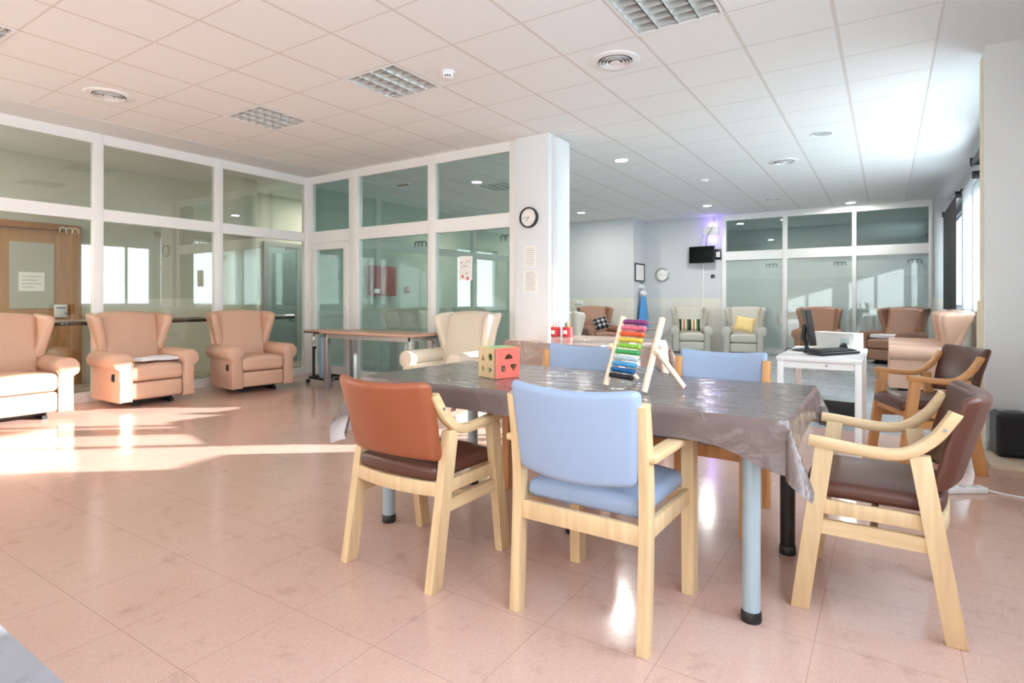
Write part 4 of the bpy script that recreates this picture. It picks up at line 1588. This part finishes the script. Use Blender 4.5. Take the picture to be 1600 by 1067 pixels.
t = thing('keyboard', 'black computer keyboard on the white desk', 'keyboard', (-.33, 4.66, .736), R(60))
MB().rbox(-.22, .22, -.075, .075, 0, .02, .009, lambda x, y, z: (x, y, z + max(0, (y + .075)) * .08)).build('case', M['black'], t)
b = MB()
for r_ in range(5):
    for c_ in range(14):
        x = -.203 + c_ * .0295
        y = -.055 + r_ * .025
        b.box(x, x + .024, y, y + .02, .02 + (y + .075) * .08, .026 + (y + .085) * .08)
b.build('keys', mat('key_grey', (52, 52, 56), .4), t)
t = thing('mouse', 'black computer mouse behind the keyboard', 'mouse', (-.27, 4.95, .736), R(20))
MB().ball((0, 0, .0335), .05, (.62, 1, .62), 20).build('mouse_body', M['black'], t)
MB().cyl((0, .02, .063), (0, .036, .061), .004, n=10).build('wheel', M['steel'], t)
t = thing('cardboard_box', 'white printed box lying behind the monitor on the white desk', 'box', (-.33, 5.2, .736), R(-28))
bx('carton', M['cardboard'], -.17, .17, -.06, .06, 0, .13, parent=t, bev=.003)
bx('printed_mark', mat('pale_teal_print', (186, 206, 204), .6), .06, .13, -.0612, -.0602, .035, .09, parent=t)
o = bx('paper_sheet', M['paper'], -.1, .1, -.07, .07, 0, .002)
o.location = (-.46, 4.62, .7358)
o.rotation_euler = (0, 0, .3)
tag(o, 'white paper sheet between monitor foot and keyboard', 'paper')

t = thing('computer_case', 'low black computer case on the floor below the white desk', 'computer', (-.40, 6.15, 0), R(-8))
bx('case', M['black'], -.17, .17, -.14, .14, .012, .19, parent=t, bev=.006)
for x in (-.13, .13):
    bx('rubber_foot', M['black_soft'], x - .02, x + .02, -.1, .1, 0, .012, parent=t)
bx('lid', mat('green_grey_lid', (120, 132, 130), .3), -.165, .165, -.135, .135, .1905, .194, parent=t)


def cable(name, label, m, pts, r, cat='cable'):
    o = MB().tube(smooth(pts, 8), r, 6).build(name, m)
    return tag(o, label, cat)


cable('cable', 'black monitor cable hanging down behind the left desk leg', M['black'], [(-.625, 4.90, .744), (-.655, 4.85, .742), (-.675, 4.78, .66), (-.672, 4.74, .4), (-.66, 4.76, .1), (-.58, 4.9, .005)], .004)
cable('cable', 'white cable looping below the white desk', M['white'], [(-.60, 4.75, .64), (-.57, 4.62, .45), (-.53, 4.66, .2), (-.50, 4.8, .02), (-.42, 5.1, .006)], .004)
cable('cable', 'thin black cable leaving the low computer case', M['black'], [(-.225, 6.12, .06), (-.15, 6.08, .02), (-.05, 6.1, .005), (.1, 6.2, .005)], .004)

t = thing('power_strip', 'white power strip lying on the pink floor behind the torn chair', 'power strip', (.35, 4.18, 0), R(34))
MB().rbox(-.16, .16, -.035, .035, 0, .034, .01).build('case', M['white'], t)
for k in range(4):
    MB().cyl((-.11 + .07 * k, 0, .034), (-.11 + .07 * k, 0, .036), .02, n=18).build('socket', mat('socket_grey', (214, 214, 214), .4), t)
cable('cable', 'white cable running from the power strip to the right', M['white'], [(.485, 4.27, .016), (.56, 4.27, .005), (.68, 4.25, .005), (.80, 4.30, .005), (.96, 4.3, .005)], .005)

struct(bx('trim_8', M['stone'], .58, .99, 4.86, 5.50, 0, .03, bev=.003))
t = thing('loudspeaker', 'black portable loudspeaker on the low board by the jamb', 'speaker', (.735, 5.24, .03), R(8))
MB().rbox(-.10, .10, -.10, .10, 0, .31, .035).build('cabinet', M['black'], t)
MB().rbox(-.085, .085, -.106, -.098, .03, .28, .004).build('grille', M['black_soft'], t)
MB().box(-.075, -.035, -.04, .04, .309, .318, bev=.003).build('top_handle', M['steel'], t)
MB().cyl((.10, -.04, .2), (.15, -.05, .195), .014).build('plug', M['black'], t)
cable('cable', 'black cable on the floor beside the loudspeaker', M['black'], [(.905, 5.2, .225), (.935, 5.18, .2), (.95, 5.2, .06), (.9, 5.1, .036), (.97, 5.0, .036)], .006)


# ------------------------------------------------------------------ on the column and walls
def clock(label, loc, rot, r, mrim, hands):
    t = thing('wall_clock', label, 'clock', loc)
    t.rotation_euler = rot
    # local: face looks along -Y
    b = MB()
    n = 40
    prof = [(r * .84, -.02), (r * .9, -.045), (r, -.035), (r, 0)]
    rings = [[Vector((q * math.cos(2 * PI * i / n), y, q * math.sin(2 * PI * i / n))) for i in range(n)] for q, y in prof]
    b.loft(rings, cap=False)
    b.build('rim', mrim, t)
    MB().cyl((0, -.001, 0), (0, -.022, 0), r * .87, n=40).build('dial', M['paper'], t)
    for k in range(12):
        a = k * PI / 6
        L = .1 if k % 3 else .15
        b = MB()
        b.box(-.0016, .0016, -.0235, -.0222, r * (.8 - L), r * .8, rot=Matrix.Rotation(a, 4, 'Y'))
        b.build('hour_mark', M['ink'], t)
    for ang, L, w, nm in ((hands[0], .45, .005, 'hour_hand'), (hands[1], .66, .004, 'minute_hand')):
        b = MB()
        b.box(-w / 2, w / 2, -.027, -.025, -.01, r * L, rot=Matrix.Rotation(ang, 4, 'Y'))
        b.build(nm, M['black'], t)
    return t


clock('black rimmed wall clock on the white column', (-3.43, 5.53, 2.065), (0, 0, 0), .118, M['black'], (R(222), R(268)))
clock('grey rimmed wall clock on the far wall near the blue apron', (-4.41, YC - .001, 1.72), (0, 0, 0), .155, M['steel'], (R(262), R(90)))


def notice(label, x, y, z0, z1, w, lines, name='notice', off=0.0):
    t = thing(name, label, 'notice', (x, y, z0))
    bx('sheet', M['paper'], -w / 2, w / 2, -.002, 0, 0, z1 - z0, parent=t)
    hh = z1 - z0
    for k in range(lines):
        z = hh * (1 - (k + 1) / (lines + 1))
        L = w * (.36 if k % 4 else .28)
        bx('text_line', M['ink'], -L, L, -.003, -.002, z - .003, z + .003, parent=t)
    return t


notice('upper white notice with a column of text on the white column', -3.42, 5.53, 1.50, 1.74, .15, 9)
notice('lower white notice with a paragraph of text on the white column', -3.42, 5.53, 1.22, 1.46, .19, 11)

t = thing('poster', 'white drawing with pink spots taped to the green glazing', 'poster', (-4.43, YB - .006, 1.375), 0)
t.rotation_euler = (0, R(1.5), 0)
bx('sheet', M['paper'], -.105, .105, -.002, 0, 0, .30, parent=t)
pk = mat('pink_marker', (236, 110, 130), .7)
lp = mat('pale_pink_marker', (246, 196, 196), .7)
gn = mat('pale_green_marker', (170, 206, 180), .7)
for x, z, r_, m in ((-.07, .22, .011, pk), (-.045, .045, .02, pk), (.035, .02, .022, pk), (.02, .245, .01, lp), (.07, .25, .012, lp), (-.04, .235, .009, lp), (-.02, .10, .008, lp), (.02, .085, .012, M['ink'])):
    MB().cyl((x, -.002, z), (x, -.0035, z), r_, n=16).build('painted_spot', m, t)
for k, (x0, z0, x1_, z1_) in enumerate(((-.07, .155, -.02, .17), (-.02, .165, .03, .175), (-.04, .185, -.02, .195))):
    MB().tube([(x0, -.003, z0), (.5 * (x0 + x1_), -.003, z0 + .012), (x1_, -.003, z1_)], .0025, 5).build('pen_stroke', M['darkink'], t)
MB().tube(smooth([(-.02, -.003, .21), (.02, -.003, .225), (.08, -.003, .22)]), .004, 5).build('pen_stroke', gn, t)

# far room wall fittings
t = thing('wall_television', 'black flat television hung high on the far wall', 'television', (-3.46, 12.84, 1.955), R(-6))
MB().rbox(-.285, .285, -.03, .03, 0, .37, .012).build('case', M['black'], t)
bx('screen', M['screen'], -.27, .27, -.0312, -.0302, .018, .355, parent=t)
b = MB()
b.box(-.03, .03, .03, .15, .15, .21)
b.build('bracket', M['steel'], t)
t = thing('thermostat_frame', 'small black framed white control panel right of the television', 'control panel', (-3.125, YC - .001, 2.03))
bx('frame', M['black'], -.085, .05, -.03, 0, 0, .23, parent=t, bev=.01)
bx('panel', M['white'], -.06, .03, -.034, -.03, .05, .17, parent=t)
t = thing('insect_lamp', 'white insect lamp glowing violet above the television', 'lamp', (-3.26, YC - .001, 2.56))
bx('housing', M['white'], -.17, .15, -.13, -.09, 0, .19, parent=t, bev=.004)
bx('wall_plate', M['white'], -.15, .13, -.01, 0, .02, .17, parent=t)
for z in (.04, .15):
    MB().cyl((-.13, -.05, z), (.11, -.05, z), .012).build('violet_lamp', M['uv'], t)
for x in (-.1, .08):
    bx('spacer', M['white'], x - .01, x + .01, -.09, -.01, .08, .11, parent=t)
d = bpy.data.lights.new('violet_light', 'POINT')
d.energy = 1.1
d.color = (.35, .2, 1)
d.shadow_soft_size = .04
for z in (2.80, 2.50):
    o = bpy.data.objects.new('violet_light', d)
    COL.objects.link(o)
    o.location = (-3.26, YC - .06, z)
cable('cable', 'dark cable from the ceiling to the wall television', M['dark'], [(-3.22, YC - .005, 2.96), (-3.24, YC - .16, 2.72), (-3.34, YC - .15, 2.55), (-3.38, YC - .12, 2.33)], .006)
cable('cable', 'pale cable slanting from the insect lamp to the television', M['steel'], [(-3.42, YC - .006, 2.7), (-3.5, YC - .006, 2.5), (-3.58, YC - .006, 2.3)], .005)
struct(bx('trim_9', M['white'], -3.475, -3.455, YC - .03, YC - .012, .4, 1.95))
t = thing('wall_socket', 'small black wall socket below the control panel', 'socket', (-3.26, YC - .001, 1.62))
bx('plate', M['black'], -.04, .04, -.02, 0, 0, .08, parent=t, bev=.005)
bx('insert', M['steel'], -.005, .025, -.022, -.02, .02, .045, parent=t)
t = thing('wall_switch', 'white socket plate on the tiled wall beside the column', 'socket', (-6.2, 12.236, 1.03))
bx('plate', M['white'], -.10, .10, -.015, 0, 0, .09, parent=t, bev=.004)
bx('rocker', M['white'], -.08, -.01, -.02, -.015, .015, .075, parent=t)

# black framed holder and apron on the side of the projecting wall
t = thing('framed_notice', 'black framed white notice on the projecting wall above the apron', 'frame', (-4.829, 12.62, 1.56))
b = MB()
for a in ((-.30, -.27, 0, .42), (.27, .30, 0, .42), (-.27, .27, .39, .42), (-.27, .27, 0, .03)):
    b.box(0, .02, a[0], a[1], a[2], a[3])
b.build('frame', M['black'], t)
bx('sheet', M['paper'], 0, .01, -.27, .27, .03, .39, parent=t)
t = thing('hand_gel_dispenser', 'white bracket with teal pen below the black framed notice', 'dispenser', (-4.829, 12.66, 1.40))
bx('bracket', M['white'], 0, .07, -.12, .12, .0, .10, parent=t, bev=.006)
MB().cyl((.05, -.10, .15), (.06, .04, .112), .014).build('pump', mat('teal_plastic', (80, 150, 150), .4), t)

def hanging(name, m, label, x, y, ztop, zbot, w0, w1, th, cat, ph=0.):
    b = MB()
    rings = []
    n = 40
    for k in range(15):
        u = k / 14
        z = ztop + (zbot - ztop) * u
        w = w0 + (w1 - w0) * min(1, u * 1.6)
        ring = []
        for i in range(n):
            a = 2 * PI * i / n
            cx_ = math.cos(a)
            fold = .02 * math.sin(cx_ * 11 + ph + u) * (.3 + u)
            ring.append(Vector((x + th * math.sin(a) * (.6 + .4 * u) + fold, y + w * cx_ * .5 + .02 * u, z + .02 * math.sin(cx_ * 4) * u)))
        rings.append(ring)
    b.loft(rings)
    o = b.build(name, m, ang=80)
    return tag(o, label, cat)


hanging('hanging_apron', M['apron'], 'blue apron hanging on the projecting wall of the far room', -4.72, 12.6, 1.22, .42, .26, .55, .045, 'apron')
hanging('hanging_towel', M['whitecloth'], 'white cloth hanging above the blue apron', -4.735, 12.6, 1.35, 1.265, .24, .30, .05, 'cloth', 1.)
o = MB().cyl((-4.829, 12.6, 1.30), (-4.72, 12.6, 1.32), .012).build('coat_hook', M['steel'])
tag(o, 'metal hook from which the blue apron hangs', 'hook')


# ------------------------------------------------------------------ blinds
def roller(label, y0, y1, ztop, zbot, mcloth, x=.86, xt=.90, tube_m=None, wavy=0):
    t = thing('roller_blind', label, 'blind', (0, 0, 0), 0)
    MB().cyl((xt, y0, ztop), (xt, y1, ztop), .032, n=18).build('roller_tube', tube_m or mcloth, t)
    b = MB()
    n = 24
    rings = []
    for i in range(n + 1):
        y = y0 + .03 + (y1 - y0 - .06) * i / n
        w = wavy * math.sin(i * 1.3)
        rings.append([Vector((xt - .034, y, ztop)), Vector((xt - .031, y, ztop)), Vector((xt - .031 + w, y, zbot)), Vector((xt - .034 + w, y, zbot))])
    b.loft(rings)
    b.build('blind_cloth', mcloth, t)
    MB().cyl((xt - .032, y0 + .03, zbot), (xt - .032, y1 - .03, zbot), .008 if not wavy else .006).build('hem_bar', tube_m or mcloth, t)
    for y in (y0 - .02, y1 + .005):
        b = MB()
        b.box(xt - .05, WINX - .001, y, y + .015, ztop - .05, ztop + .05, bev=.006)
        b.build('bracket', M['black'], t)
    return t


roller('black roller blind pulled down over the farthest window', 10.55, 12.85, 2.68, .97, M['blindblack'], wavy=.008, tube_m=M['steel'])
roller('white roller blind hanging at the window beside the black blind', 9.12, 10.45, 2.70, .98, M['blind'], xt=.955)
roller('rolled up dark blind under the ceiling next to the jamb', 7.35, 9.05, 2.86, 2.79, M['dark'], xt=.93)
roller('rolled up white blind of the main room whose black bracket shows at the right edge', 1.6, 5.22, 2.69, 2.60, M['blind_lined'])
